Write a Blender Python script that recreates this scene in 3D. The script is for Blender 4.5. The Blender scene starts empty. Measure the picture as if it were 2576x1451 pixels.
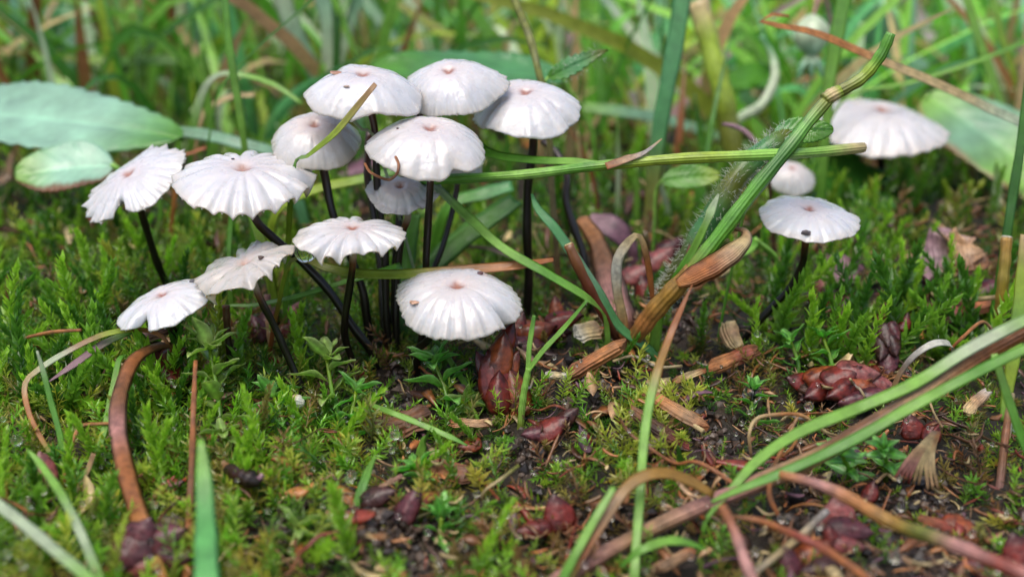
import bpy, bmesh, math, random
import numpy as np
from mathutils import Vector, Matrix

# ------------------------------------------------------------------ camera, sky, sun, exposure
S = 0.001                      # all modelling below is in millimetres
scene = bpy.context.scene
CAM_H, PITCH, HFOV = 42.0, 22.0, 50.0
cam_data = bpy.data.cameras.new('camera')
cam = bpy.data.objects.new('camera', cam_data)
scene.collection.objects.link(cam)
scene.camera = cam
cam.location = (0, 0, CAM_H * S)
cam.rotation_euler = (math.radians(90 - PITCH), 0, 0)
cam_data.sensor_width = 36
cam_data.lens = 18 / math.tan(math.radians(HFOV / 2))
cam_data.clip_start = 0.002
cam_data.clip_end = 60
cam_data.dof.use_dof = True
cam_data.dof.focus_distance = 0.0855
cam_data.dof.aperture_fstop = cam_data.lens / 1.4

SUN_EL, SUN_AZ = 72, 215       # soft light through cloud, from above the camera
world = bpy.data.worlds.new('World')
scene.world = world
world.use_nodes = True
wn = world.node_tree
bg = wn.nodes['Background']
sky = wn.nodes.new('ShaderNodeTexSky')
sky.sky_type = 'NISHITA'
sky.sun_disc = False
sky.sun_elevation = math.radians(SUN_EL)
sky.sun_rotation = math.radians(SUN_AZ)
sky.air_density = 1.0
sky.dust_density = 4.0
sky.ozone_density = 0.6
wn.links.new(sky.outputs[0], bg.inputs[0])
bg.inputs[1].default_value = 0.12
sun_data = bpy.data.lights.new('sun', 'SUN')
sun_data.energy = 1.2
sun_data.angle = math.radians(50)
sun_data.color = (1.0, 0.96, 0.91)
sun = bpy.data.objects.new('sun', sun_data)
scene.collection.objects.link(sun)
_el, _az = math.radians(SUN_EL), math.radians(SUN_AZ)
_sd = Vector((math.sin(_az) * math.cos(_el), math.cos(_az) * math.cos(_el), math.sin(_el)))
sun.rotation_euler = _sd.to_track_quat('Z', 'Y').to_euler()
sun.location = _sd * 3
scene.view_settings.view_transform = 'Standard'
scene.view_settings.look = 'None'
scene.view_settings.gamma = 1
scene.view_settings.use_curve_mapping = False
scene.view_settings.exposure = 0.66
scene.render.engine = 'CYCLES'
scene.cycles.use_denoising = True
scene.cycles.max_bounces = 8
scene.cycles.transmission_bounces = 6
scene.cycles.diffuse_bounces = 4
scene.cycles.glossy_bounces = 3
scene.cycles.caustics_refractive = False
scene.cycles.caustics_reflective = False

rng = np.random.default_rng(11)
random.seed(11)
COL = scene.collection

# ------------------------------------------------------------------ from picture to place
FPX = 1288.0 / math.tan(math.radians(HFOV / 2))
TH = math.radians(PITCH)
CAM = np.array([0, 0, CAM_H])
RIGHT = np.array([1.0, 0, 0])
UP = np.array([0, math.sin(TH), math.cos(TH)])
FWD = np.array([0, math.cos(TH), -math.sin(TH)])

def ground_h(x, y):
    h = 0.9 * np.sin(x * 0.09 + 1.3) * np.cos(y * 0.07 + .4) + 0.5 * np.sin(x * .23 + y * .17)
    h = h + 0.35 * np.sin(x * .6 + 1) * np.sin(y * .52 + 2)
    h = h + 2.6 * np.exp(-(((x + 34) / 17) ** 2 + ((y - 92) / 22) ** 2))       # mossy swell under the caps
    h = h + 1.2 * np.exp(-(((x - 36) / 16) ** 2 + ((y - 102) / 22) ** 2))
    return h

def ray(px, py):
    return (px - 1288) / FPX * RIGHT - (py - 725.5) / FPX * UP + FWD

def P(px, py, d):
    """d > 30: depth in mm along the view axis; d <= 30: height in mm above the ground."""
    v = ray(px, py)
    if d > 30:
        return CAM + v * d
    k = 80.0
    for _ in range(25):
        q = CAM + v * k
        k = k + ((ground_h(q[0], q[1]) + d) - q[2]) / (v[2] if abs(v[2]) > .05 else -.05) * .8
        k = min(max(k, 30), 600)
    return CAM + v * k

def depth_of(p):
    return float(np.dot(np.asarray(p) - CAM, FWD))

def project(V):
    r = V - CAM
    d = r @ FWD
    return np.stack([1288 + (r @ RIGHT) / d * FPX, 725.5 - (r @ UP) / d * FPX], -1)

# ------------------------------------------------------------------ colours and materials
PAL = dict(
    g=(.10, .30, .025), dg=(.04, .15, .016), lg=(.23, .46, .07), yg=(.30, .42, .035), bg=(.10, .32, .11), bl=(.22, .42, .26),
    pale=(.46, .55, .36), white=(.62, .62, .52), olive=(.17, .19, .025), ochre=(.34, .19, .035), straw=(.52, .40, .19),
    tan=(.40, .24, .12), brown=(.20, .085, .032), dbrown=(.07, .028, .014), rust=(.34, .12, .035), red=(.24, .04, .022),
    orange=(.48, .20, .06), purple=(.17, .08, .11), mauve=(.30, .18, .20), grey=(.38, .35, .31), pink=(.42, .20, .17), sheen_green=(.34, .58, .42), black=(.012, .008, .006))  # the pale blue-green before black has the leaf's sky sheen painted in

def pal(c):
    return np.array(PAL[c] if isinstance(c, str) else c, float)

def ramp(cols, t):
    C = np.array([pal(c) for c in cols])
    t = np.clip(np.asarray(t), 0, 1) * (len(C) - 1)
    i = np.minimum(t.astype(int), len(C) - 2) if len(C) > 1 else np.zeros_like(t, int)
    if len(C) == 1:
        return np.repeat(C, len(t), 0)
    f = (t - i)[:, None]
    f = f * f * (3 - 2 * f)
    return C[i] * (1 - f) + C[i + 1] * f

def N(nt, kind, **inp):
    n = nt.nodes.new(kind)
    for k, v in inp.items():
        if k in n.inputs.keys():
            n.inputs[k].default_value = v
        else:
            setattr(n, k, v)
    return n

def leaf_material(name, rough=.38, transl=.3, coat=.25, streak=0.0, mottle=.35, scale=900, bump=.25, spec=.5, trans_gain=1.25, wet=0.0):
    m = bpy.data.materials.new(name)
    m.use_nodes = True
    nt = m.node_tree
    pb = nt.nodes['Principled BSDF']
    out = nt.nodes['Material Output']
    at = N(nt, 'ShaderNodeAttribute', attribute_name='Col')
    tc = N(nt, 'ShaderNodeTexCoord')
    no = N(nt, 'ShaderNodeTexNoise', Scale=scale, Detail=4.0, Roughness=.6)
    nt.links.new(tc.outputs['Object'], no.inputs['Vector'])
    mr = N(nt, 'ShaderNodeMapRange')
    mr.inputs[1].default_value, mr.inputs[2].default_value = .3, .7
    mr.inputs[3].default_value, mr.inputs[4].default_value = 1 - mottle, 1 + mottle
    nt.links.new(no.outputs[0], mr.inputs[0])
    fac = mr.outputs[0]
    hs = N(nt, 'ShaderNodeHueSaturation')
    nt.links.new(at.outputs['Color'], hs.inputs['Color'])
    nt.links.new(fac, hs.inputs['Value'])
    col = hs.outputs[0]
    hgt = no.outputs[0]
    if streak > 0:
        us = N(nt, 'ShaderNodeAttribute', attribute_name='U')
        wv = N(nt, 'ShaderNodeMath', operation='MULTIPLY'); wv.inputs[1].default_value = 33.0
        nt.links.new(us.outputs['Fac'], wv.inputs[0])
        sn = N(nt, 'ShaderNodeMath', operation='SINE'); nt.links.new(wv.outputs[0], sn.inputs[0])
        ma = N(nt, 'ShaderNodeMath', operation='MULTIPLY_ADD'); ma.inputs[1].default_value = streak; ma.inputs[2].default_value = 1.0
        nt.links.new(sn.outputs[0], ma.inputs[0])
        mx = N(nt, 'ShaderNodeVectorMath', operation='SCALE')
        nt.links.new(col, mx.inputs[0]); nt.links.new(ma.outputs[0], mx.inputs['Scale'])
        col = mx.outputs[0]
        ad = N(nt, 'ShaderNodeMath', operation='MULTIPLY_ADD'); ad.inputs[1].default_value = .5
        nt.links.new(sn.outputs[0], ad.inputs[0]); nt.links.new(no.outputs[0], ad.inputs[2])
        hgt = ad.outputs[0]
    nt.links.new(col, pb.inputs['Base Color'])
    pb.inputs['Roughness'].default_value = rough
    pb.inputs['Specular IOR Level'].default_value = spec
    pb.inputs['Coat Weight'].default_value = coat
    pb.inputs['Coat Roughness'].default_value = .12
    bp = N(nt, 'ShaderNodeBump', Strength=bump, Distance=.00012)
    nt.links.new(hgt, bp.inputs['Height'])
    nt.links.new(bp.outputs[0], pb.inputs['Normal'])
    if wet > 0:
        n2 = N(nt, 'ShaderNodeTexNoise', Scale=420.0, Detail=3.0)
        nt.links.new(tc.outputs['Object'], n2.inputs['Vector'])
        m2 = N(nt, 'ShaderNodeMapRange')
        m2.inputs[1].default_value, m2.inputs[2].default_value, m2.inputs[3].default_value, m2.inputs[4].default_value = .42, .62, 0, wet
        nt.links.new(n2.outputs[0], m2.inputs[0])
        nt.links.new(m2.outputs[0], pb.inputs['Coat Weight'])
    if transl > 0:
        tr = N(nt, 'ShaderNodeBsdfTranslucent')
        sc = N(nt, 'ShaderNodeVectorMath', operation='SCALE'); sc.inputs['Scale'].default_value = trans_gain
        nt.links.new(col, sc.inputs[0]); nt.links.new(sc.outputs[0], tr.inputs[0])
        mix = N(nt, 'ShaderNodeMixShader'); mix.inputs[0].default_value = transl
        nt.links.new(pb.outputs[0], mix.inputs[1]); nt.links.new(tr.outputs[0], mix.inputs[2])
        nt.links.new(mix.outputs[0], out.inputs[0])
    return m

M = {}
M['blade'] = leaf_material('grass_blade', .36, .30, .35, streak=.10, mottle=.22, scale=700, wet=.5)
M['dry'] = leaf_material('dry_straw', .42, .12, .3, streak=.07, mottle=.4, scale=1300, bump=.5, wet=.5)
M['moss'] = leaf_material('moss', .30, .42, .45, mottle=.3, scale=1500, bump=.1, trans_gain=1.5)
M['mnium'] = leaf_material('leafy_moss', .16, .5, .6, mottle=.25, scale=1800, bump=.15, trans_gain=1.5)
M['leaf'] = leaf_material('broad_leaf', .28, .3, .45, mottle=.22, scale=260, bump=.3, wet=.7)
M['stem'] = leaf_material('green_stem', .38, 0, .25, streak=.07, mottle=.3, scale=900, bump=.4, wet=.45)
M['scale'] = leaf_material('bud_scale', .36, 0, .22, mottle=.75, scale=5200, bump=.8, spec=.35)
M['wood'] = leaf_material('wood_chip', .6, 0, .15, streak=.05, mottle=.5, scale=1200, bump=.8)
M['crumb'] = leaf_material('soil_crumb', .55, 0, .25, mottle=.5, scale=2500, bump=.6)
M['stipe'] = leaf_material('mushroom_stipe', .30, 0, .25, mottle=.15, scale=1500, bump=.1)
M['hair'] = leaf_material('plant_hair', .35, .5, 0, mottle=.05)
M['litter'] = leaf_material('litter', .45, .08, .4, mottle=.5, scale=1600, bump=.6)

def cap_material():
    m = bpy.data.materials.new('mushroom_cap')
    m.use_nodes = True
    nt = m.node_tree
    pb = nt.nodes['Principled BSDF']
    at = N(nt, 'ShaderNodeAttribute', attribute_name='Col')
    tc = N(nt, 'ShaderNodeTexCoord')
    n1 = N(nt, 'ShaderNodeTexNoise', Scale=330.0, Detail=5.0, Roughness=.6)
    nt.links.new(tc.outputs['Object'], n1.inputs['Vector'])
    mr = N(nt, 'ShaderNodeMapRange')
    mr.inputs[1].default_value, mr.inputs[2].default_value, mr.inputs[3].default_value, mr.inputs[4].default_value = .3, .7, .93, 1.04
    nt.links.new(n1.outputs[0], mr.inputs[0])
    sc = N(nt, 'ShaderNodeVectorMath', operation='SCALE')
    nt.links.new(at.outputs['Color'], sc.inputs[0]); nt.links.new(mr.outputs[0], sc.inputs['Scale'])
    n4 = N(nt, 'ShaderNodeTexNoise', Scale=210.0, Detail=6.0, Roughness=.7)
    ob = N(nt, 'ShaderNodeObjectInfo')
    ofs = N(nt, 'ShaderNodeVectorMath', operation='ADD')
    nt.links.new(tc.outputs['Object'], ofs.inputs[0]); nt.links.new(ob.outputs['Random'], ofs.inputs[1])
    nt.links.new(ofs.outputs[0], n4.inputs['Vector'])
    m4 = N(nt, 'ShaderNodeMapRange')
    m4.inputs[1].default_value, m4.inputs[2].default_value, m4.inputs[3].default_value, m4.inputs[4].default_value = .52, .78, 0, .55
    nt.links.new(n4.outputs[0], m4.inputs[0])
    mx4 = N(nt, 'ShaderNodeMix', data_type='RGBA')
    nt.links.new(m4.outputs[0], mx4.inputs['Factor']); nt.links.new(sc.outputs[0], mx4.inputs['A']); mx4.inputs['B'].default_value = (.58, .49, .40, 1)
    nt.links.new(mx4.outputs['Result'], pb.inputs['Base Color'])
    pb.inputs['Subsurface Weight'].default_value = .55
    pb.inputs['Subsurface Radius'].default_value = (1.0, .72, .5)
    pb.inputs['Subsurface Scale'].default_value = .0006
    n2 = N(nt, 'ShaderNodeTexNoise', Scale=700.0, Detail=3.0)
    nt.links.new(tc.outputs['Object'], n2.inputs['Vector'])
    m2 = N(nt, 'ShaderNodeMapRange')
    m2.inputs[1].default_value, m2.inputs[2].default_value, m2.inputs[3].default_value, m2.inputs[4].default_value = .4, .6, .18, .5
    nt.links.new(n2.outputs[0], m2.inputs[0])
    nt.links.new(m2.outputs[0], pb.inputs['Roughness'])
    pb.inputs['Coat Weight'].default_value = .6
    pb.inputs['Coat Roughness'].default_value = .06
    b1 = N(nt, 'ShaderNodeBump', Strength=.35, Distance=.00025)
    nt.links.new(n1.outputs[0], b1.inputs['Height'])
    n3 = N(nt, 'ShaderNodeTexNoise', Scale=1500.0, Detail=2.0)
    nt.links.new(tc.outputs['Object'], n3.inputs['Vector'])
    b2 = N(nt, 'ShaderNodeBump', Strength=.4, Distance=.00016)
    nt.links.new(n3.outputs[0], b2.inputs['Height'])
    nt.links.new(b1.outputs[0], b2.inputs['Normal'])
    nt.links.new(b2.outputs[0], pb.inputs['Normal'])
    nt.links.new(b2.outputs[0], pb.inputs['Coat Normal'])
    return m
M['cap'] = cap_material()

def water_material():
    m = bpy.data.materials.new('water')
    m.use_nodes = True
    pb = m.node_tree.nodes['Principled BSDF']
    pb.inputs['Base Color'].default_value = (1, 1, 1, 1)
    pb.inputs['Transmission Weight'].default_value = 1
    pb.inputs['IOR'].default_value = 1.33
    pb.inputs['Roughness'].default_value = .01
    return m
M['water'] = water_material()

def soil_material():
    m = bpy.data.materials.new('soil')
    m.use_nodes = True
    nt = m.node_tree
    pb = nt.nodes['Principled BSDF']
    tc = N(nt, 'ShaderNodeTexCoord')
    n1 = N(nt, 'ShaderNodeTexNoise', Scale=160.0, Detail=8.0, Roughness=.65)
    n2 = N(nt, 'ShaderNodeTexNoise', Scale=1400.0, Detail=4.0, Roughness=.7)
    for n in (n1, n2):
        nt.links.new(tc.outputs['Object'], n.inputs['Vector'])
    cr = N(nt, 'ShaderNodeValToRGB')
    e = cr.color_ramp.elements
    e[0].position, e[0].color = .3, (.007, .005, .003, 1)
    e[1].position, e[1].color = .7, (.045, .026, .014, 1)
    x = e.new(.52); x.color = (.02, .014, .007, 1)
    nt.links.new(n1.outputs[0], cr.inputs[0])
    nt.links.new(cr.outputs[0], pb.inputs['Base Color'])
    pb.inputs['Roughness'].default_value = .6
    bp = N(nt, 'ShaderNodeBump', Strength=.9, Distance=.0006)
    nt.links.new(n2.outputs[0], bp.inputs['Height'])
    nt.links.new(bp.outputs[0], pb.inputs['Normal'])
    return m
M['soil'] = soil_material()

# ------------------------------------------------------------------ mesh helpers
def np_mesh(name, V, F, col=None, U=None, smooth=True):
    """V (n,3) in mm; F: list of index arrays, each (m,3) or (m,4)."""
    me = bpy.data.meshes.new(name)
    V = np.asarray(V, np.float32)
    Fs = [np.asarray(f, np.int32) for f in (F if isinstance(F, list) else [F]) if len(f)]
    loops = np.concatenate([f.ravel() for f in Fs])
    counts = np.concatenate([np.full(len(f), f.shape[1], np.int32) for f in Fs])
    starts = np.concatenate([[0], np.cumsum(counts)[:-1]]).astype(np.int32)
    me.vertices.add(len(V)); me.vertices.foreach_set('co', (V * S).astype(np.float32).ravel())
    me.loops.add(len(loops)); me.loops.foreach_set('vertex_index', loops)
    me.polygons.add(len(counts)); me.polygons.foreach_set('loop_start', starts)
    me.polygons.foreach_set('use_smooth', np.full(len(counts), smooth))
    if col is not None:
        a = me.attributes.new('Col', 'FLOAT_COLOR', 'POINT')
        c = np.ones((len(V), 4), np.float32); c[:, :3] = col
        a.data.foreach_set('color', c.ravel())
    if U is not None:
        a = me.attributes.new('U', 'FLOAT', 'POINT')
        a.data.foreach_set('value', np.asarray(U, np.float32))
    me.update(calc_edges=True)
    me.validate()
    return me

def link(name, me, mat, parent=None):
    o = bpy.data.objects.new(name, me)
    if mat is not None and me is not None and not me.materials:
        me.materials.append(M[mat] if isinstance(mat, str) else mat)
    COL.objects.link(o)
    if parent is not None:
        o.parent = parent
    return o

def tag(o, label, cat, group=None, kind=None):
    if label: o['label'] = label
    if cat: o['category'] = cat
    if group: o['group'] = group
    if kind: o['kind'] = kind
    return o

def thing(name, label, cat, base, group=None):
    """An Empty at the thing's base; children are built in world coordinates and shifted by its location."""
    e = bpy.data.objects.new(name, None)
    e.empty_display_size = .001
    COL.objects.link(e)
    e.location = Vector(base) * S
    return tag(e, label, cat, group)

def child(parent, name, V, F, col, mat, U=None, smooth=True, root=None):
    r = root or parent
    b = np.array(r.location) / S
    o = link(name, np_mesh(name, np.asarray(V) - b, F, col, U, smooth), mat)
    o.parent = parent
    return o

def solo(name, label, cat, V, F, col, mat, U=None, smooth=True, group=None, kind=None):
    """A thing that is one mesh; its origin sits at its lowest point."""
    V = np.asarray(V)
    b = V[np.argmin(V[:, 2])]
    o = link(name, np_mesh(name, V - b, F, col, U, smooth), mat)
    o.location = Vector(b) * S
    return tag(o, label, cat, group, kind)

def spline(pts, n):
    pts = np.asarray(pts, float)
    if len(pts) == 2:
        t = np.linspace(0, 1, n)[:, None]
        return pts[0] * (1 - t) + pts[1] * t
    p = np.vstack([2 * pts[0] - pts[1], pts, 2 * pts[-1] - pts[-2]])
    seg = np.linalg.norm(np.diff(pts, axis=0), axis=1)
    cum = np.concatenate([[0], np.cumsum(seg)]) / seg.sum()
    out = []
    for t in np.linspace(0, 1, n):
        i = min(max(np.searchsorted(cum, t, 'right') - 1, 0), len(pts) - 2)
        u = (t - cum[i]) / max(cum[i + 1] - cum[i], 1e-9)
        a, b, c, d = p[i], p[i + 1], p[i + 2], p[i + 3]
        out.append(.5 * (2 * b + (c - a) * u + (2 * a - 5 * b + 4 * c - d) * u * u + (3 * b - a - 3 * c + d) * u ** 3))
    return np.array(out)

def unit(v):
    v = np.asarray(v, float)
    return v / np.maximum(np.linalg.norm(v, axis=-1, keepdims=True), 1e-12)

def tangents(C):
    return unit(np.gradient(C, axis=0))

def tube(C, R, ns=8):
    """Closed tube round centre line C with radii R; returns V, faces, t, u."""
    n = len(C)
    R = np.broadcast_to(np.asarray(R, float), (n,))
    T = tangents(C)
    ref = np.array([0, -1, .2]); ref = ref / np.linalg.norm(ref)
    A = unit(np.cross(T, ref)); B = np.cross(T, A)
    a = np.linspace(0, 2 * np.pi, ns, endpoint=False)
    V = C[:, None, :] + R[:, None, None] * (np.cos(a)[None, :, None] * A[:, None, :] + np.sin(a)[None, :, None] * B[:, None, :])
    V = V.reshape(-1, 3)
    i = np.arange(n - 1)[:, None] * ns
    k = np.arange(ns)[None, :]
    k2 = (k + 1) % ns
    Q = np.stack([i + k, i + k2, i + ns + k2, i + ns + k], -1).reshape(-1, 4)
    V = np.vstack([V, C[0], C[-1]])
    c0, c1 = n * ns, n * ns + 1
    kk = np.arange(ns); kk2 = (kk + 1) % ns
    T1 = np.stack([np.full(ns, c0), kk2, kk], -1)
    T2 = np.stack([np.full(ns, c1), (n - 1) * ns + kk, (n - 1) * ns + kk2], -1)
    t = np.concatenate([np.repeat(np.linspace(0, 1, n), ns), [0, 1]])
    u = np.concatenate([np.tile(np.linspace(0, 1, ns), n), [0, 0]])
    return V, [Q, np.vstack([T1, T2])], t, u

def ribbon(C, W, fold=.25, thick=.10, twist=0.0, face=None):
    """A thin leaf blade with a V-folded cross-section and real thickness. W: full width per point (mm)."""
    n = len(C)
    W = np.broadcast_to(np.asarray(W, float), (n,))
    T = tangents(C)
    if face is None:
        f = unit((CAM - C) * 1.0) * .8 + np.array([0, 0, .6])
    else:
        f = np.broadcast_to(np.asarray(face, float), (n, 3))
    Sd = unit(np.cross(T, f))
    Nn = unit(np.cross(Sd, T))
    if twist:
        a = np.linspace(-twist / 2, twist / 2, n)[:, None]
        Sd, Nn = Sd * np.cos(a) + Nn * np.sin(a), Nn * np.cos(a) - Sd * np.sin(a)
    v = np.array([-1, -.5, 0, .5, 1.0])
    top = np.abs(v) * fold
    ring_s = np.concatenate([v, v[-2:0:-1]])
    th = thick * np.array([.15, .5, .6, .5, .15])
    ring_n_top = top
    V = []
    for j in range(5):
        V.append(C + Sd * (W / 2 * v[j])[:, None] + Nn * (W / 2 * top[j] + th[j] / 2)[:, None])
    for j in (3, 2, 1):
        V.append(C + Sd * (W / 2 * v[j])[:, None] + Nn * (W / 2 * top[j] - th[j] / 2)[:, None])
    V = np.stack(V, 1).reshape(-1, 3)
    ns = 8
    i = np.arange(n - 1)[:, None] * ns
    k = np.arange(ns)[None, :]; k2 = (k + 1) % ns
    Q = np.stack([i + k, i + k2, i + ns + k2, i + ns + k], -1).reshape(-1, 4)
    e0 = np.array([[0, 7, 1, 0], [1, 7, 6, 2], [2, 6, 5, 3], [3, 5, 4, 3]])
    tri = np.array([[0, 7, 1], [3, 5, 4]]); quad = np.array([[1, 7, 6, 2], [2, 6, 5, 3]])
    o = (n - 1) * ns
    Q = np.vstack([Q, quad, quad[:, ::-1] + o])
    Tt = np.vstack([tri, tri[:, ::-1] + o])
    t = np.repeat(np.linspace(0, 1, n), ns)
    u = np.tile(np.array([-1, -.5, 0, .5, 1, .5, 0, -.5]), n)
    return V, [Q, Tt], t, u

def trace(pts):
    return np.array([P(*p) for p in pts])

def to_ground(C, end, lean=None):
    """Carry a traced line on to the ground at one end, so that nothing hangs in the air."""
    p = C[-1] if end == 'end' else C[0]
    g = float(ground_h(p[0], p[1]))
    if p[2] - g < 1.0:
        return C
    q = C[-2] if end == 'end' else C[1]
    d = unit(p - q)
    h = p[2] - g
    dx = np.array([d[0], d[1], 0]) * h * .35
    m = p + dx * .6; m[2] = g + h * .45
    e = p + dx; e[2] = float(ground_h(e[0], e[1])) - 1.0
    return np.vstack([C, m, e]) if end == 'end' else np.vstack([e, m, C])

# ------------------------------------------------------------------ ground
def build_ground():
    gx = np.concatenate([-np.geomspace(9000, 85, 26), np.linspace(-80, 80, 190), np.geomspace(85, 9000, 26)])
    gy = np.concatenate([-np.geomspace(6000, 30, 20), np.linspace(35, 190, 190), np.geomspace(195, 12000, 40)])
    X, Y = np.meshgrid(gx, gy, indexing='ij')
    Z = ground_h(X, Y)
    r = np.random.default_rng(3)
    Z = Z + r.normal(0, .12, Z.shape) * (np.abs(X) < 81) * (Y < 191)
    far = np.clip((np.hypot(X, Y - 100) - 400) / 800, 0, 1)
    Z = Z * (1 - far)
    V = np.stack([X, Y, Z], -1).reshape(-1, 3)
    nx, ny = len(gx), len(gy)
    i = np.arange(nx - 1)[:, None] * ny; j = np.arange(ny - 1)[None, :]
    Q = np.stack([i + j, i + ny + j, i + ny + j + 1, i + j + 1], -1).reshape(-1, 4)
    o = link('ground', np_mesh('ground', V, Q), 'soil')
    tag(o, 'dark damp soil under moss and litter', 'ground', kind='structure')
build_ground()

# ------------------------------------------------------------------ moss, crumbs, litter: what nobody could count
def shoot_proto(r, L, n, leaf, spread0, spread1, width=.3, bend=.25, stem_r=.09):
    ns = 5
    s = np.linspace(0, 1, ns)
    b = r.uniform(-bend, bend, 2) * L
    C = np.stack([b[0] * s ** 2, b[1] * s ** 2, L * s], -1)
    Vt, Ft, t, _ = tube(C, stem_r * (1 - .6 * s), 4)
    V, F, sh = [Vt], [], [t * .5]
    tri = [np.vstack([Ft[0][:, [0, 1, 2]], Ft[0][:, [0, 2, 3]], Ft[1]])]
    off = len(Vt)
    for i in range(n):
        u = .08 + .92 * (i + .5) / n
        a = i * 2.39996 + r.uniform(-.3, .3)
        sp = np.radians(spread0 * (1 - u) + spread1 * u + r.uniform(-12, 12))
        c = np.array([b[0] * u * u, b[1] * u * u, L * u * .97])
        out = np.array([math.cos(a), math.sin(a), 0])
        d = out * math.sin(sp) + np.array([0, 0, 1]) * math.cos(sp)
        d = unit(d + np.array([2 * b[0] * u, 2 * b[1] * u, 0]) / L * .6)
        side = unit(np.cross(d, out + np.array([0, 0, .4])))
        nn = np.cross(side, d)
        ll = leaf * (1 - .35 * u) * r.uniform(.8, 1.2)
        w = ll * width
        tip = c + d * ll + nn * ll * .18
        m = c + d * ll * .42
        V.append(np.array([c, m + side * w / 2 + nn * w * .25, m - side * w / 2 + nn * w * .25, m, tip]))
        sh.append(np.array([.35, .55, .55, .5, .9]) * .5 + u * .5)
        tri.append(np.array([[0, 1, 3], [0, 3, 2], [1, 4, 3], [3, 4, 2]]) + off)
        off += 5
    return np.vstack(V), np.vstack(tri), np.concatenate(sh)

_r = np.random.default_rng(5)
PROTO_A = [shoot_proto(_r, _r.uniform(3.4, 5.6), 32, _r.uniform(1.25, 1.8), 84, 30, .22, .6) for _ in range(8)]       # spreading pointed leaves
PROTO_B = [shoot_proto(_r, _r.uniform(6.0, 9.5), 44, _r.uniform(1.5, 2.0), 46, 8, .42, .3) for _ in range(8)]       # upright, leaves pressed to the stem
PROTO_F = [shoot_proto(_r, _r.uniform(5.0, 9.0), 16, _r.uniform(2.0, 2.6), 60, 15, .42, .3) for _ in range(5)]         # coarse, for the blurred distance

def scatter(protos, pos, scale, tilt, cols, r, name):
    Vs, Fs, Cs, off = [], [], [], 0
    for k in range(len(pos)):
        v, f, sh = protos[r.integers(len(protos))]
        a, b = r.uniform(0, 2 * np.pi), r.uniform(0, 2 * np.pi)
        t = tilt[k]
        ax = np.array([math.cos(b), math.sin(b), 0])
        Rz = np.array(Matrix.Rotation(a, 3, 'Z')); Rt = np.array(Matrix.Rotation(t, 3, Vector(ax)))
        Vs.append((v @ (Rt @ Rz).T) * scale[k] + pos[k])
        Fs.append(f + off); off += len(v)
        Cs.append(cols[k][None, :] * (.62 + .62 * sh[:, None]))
    return np_mesh(name, np.vstack(Vs), np.vstack(Fs), np.vstack(Cs), smooth=False)

BARE = [(940, 1330, 110), (1060, 1390, 80), (1690, 1010, 90), (1480, 930, 110), (1330, 1100, 70), (1790, 1090, 120), (2060, 1330, 120), (2300, 1350, 150),
        (1330, 850, 60), (2100, 960, 70), (1400, 1300, 60), (1020, 1010, 60), (370, 1370, 70), (2100, 1400, 90), (2330, 1230, 70), (1250, 950, 60), (2000, 1150, 80), (1560, 1290, 60), (2080, 745, 60), (2330, 690, 80), (2200, 835, 45), (2430, 800, 80), (2260, 920, 55), (1950, 850, 55), (1600, 690, 95), (1500, 640, 70), (1720, 800, 60),
        (390, 865, 50), (720, 830, 60), (100, 690, 60), (650, 650, 70), (230, 1015, 40), (60, 1085, 50), (450, 1235, 35), (1000, 950, 70), (600, 1190, 40), (840, 1230, 45), (700, 1300, 35)]
BAREW = [(P(a, b, 1.0), c * .0245) for a, b, c in BARE]

def bare_factor(x, y):
    f = 0.0
    for p, rr in BAREW:
        f = max(f, math.exp(-(((x - p[0]) / rr) ** 2 + ((y - p[1]) / (rr * 1.6)) ** 2)))
    return f

MOSSC = dict(bright=(.28, .50, .035), green=(.17, .36, .03), deep=(.075, .21, .02), yellow=(.42, .48, .06), olive=(.30, .27, .06), brown=(.26, .15, .06))

def moss_colour(x, y, r):
    k = .5 + .5 * math.sin(x * .13 + 2 * math.sin(y * .09) + .6) * math.cos(y * .11 + .05 * x)
    near = 1 / (1 + math.exp((y - 76) / 5))
    left = 1 / (1 + math.exp((x + 8) / 5))
    opts = ['bright', 'green', 'deep', 'yellow', 'olive', 'brown']
    w = np.array([.45 + .5 * k, .6, .5 - .3 * near, (.15 + .9 * near * (.3 + .7 * k)) * (.5 + .9 * left), .2 + .45 * near * (1 - left * .6), .08 + .5 * (1 - left) * (.4 + near)])
    c = np.array(MOSSC[opts[r.choice(6, p=w / w.sum())]])
    return c * r.uniform(.7, 1.25, 3) ** .6 * (1 if y < 78 else .8)  # moss behind the front is darkened in colour for shadow behind the stems

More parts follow.
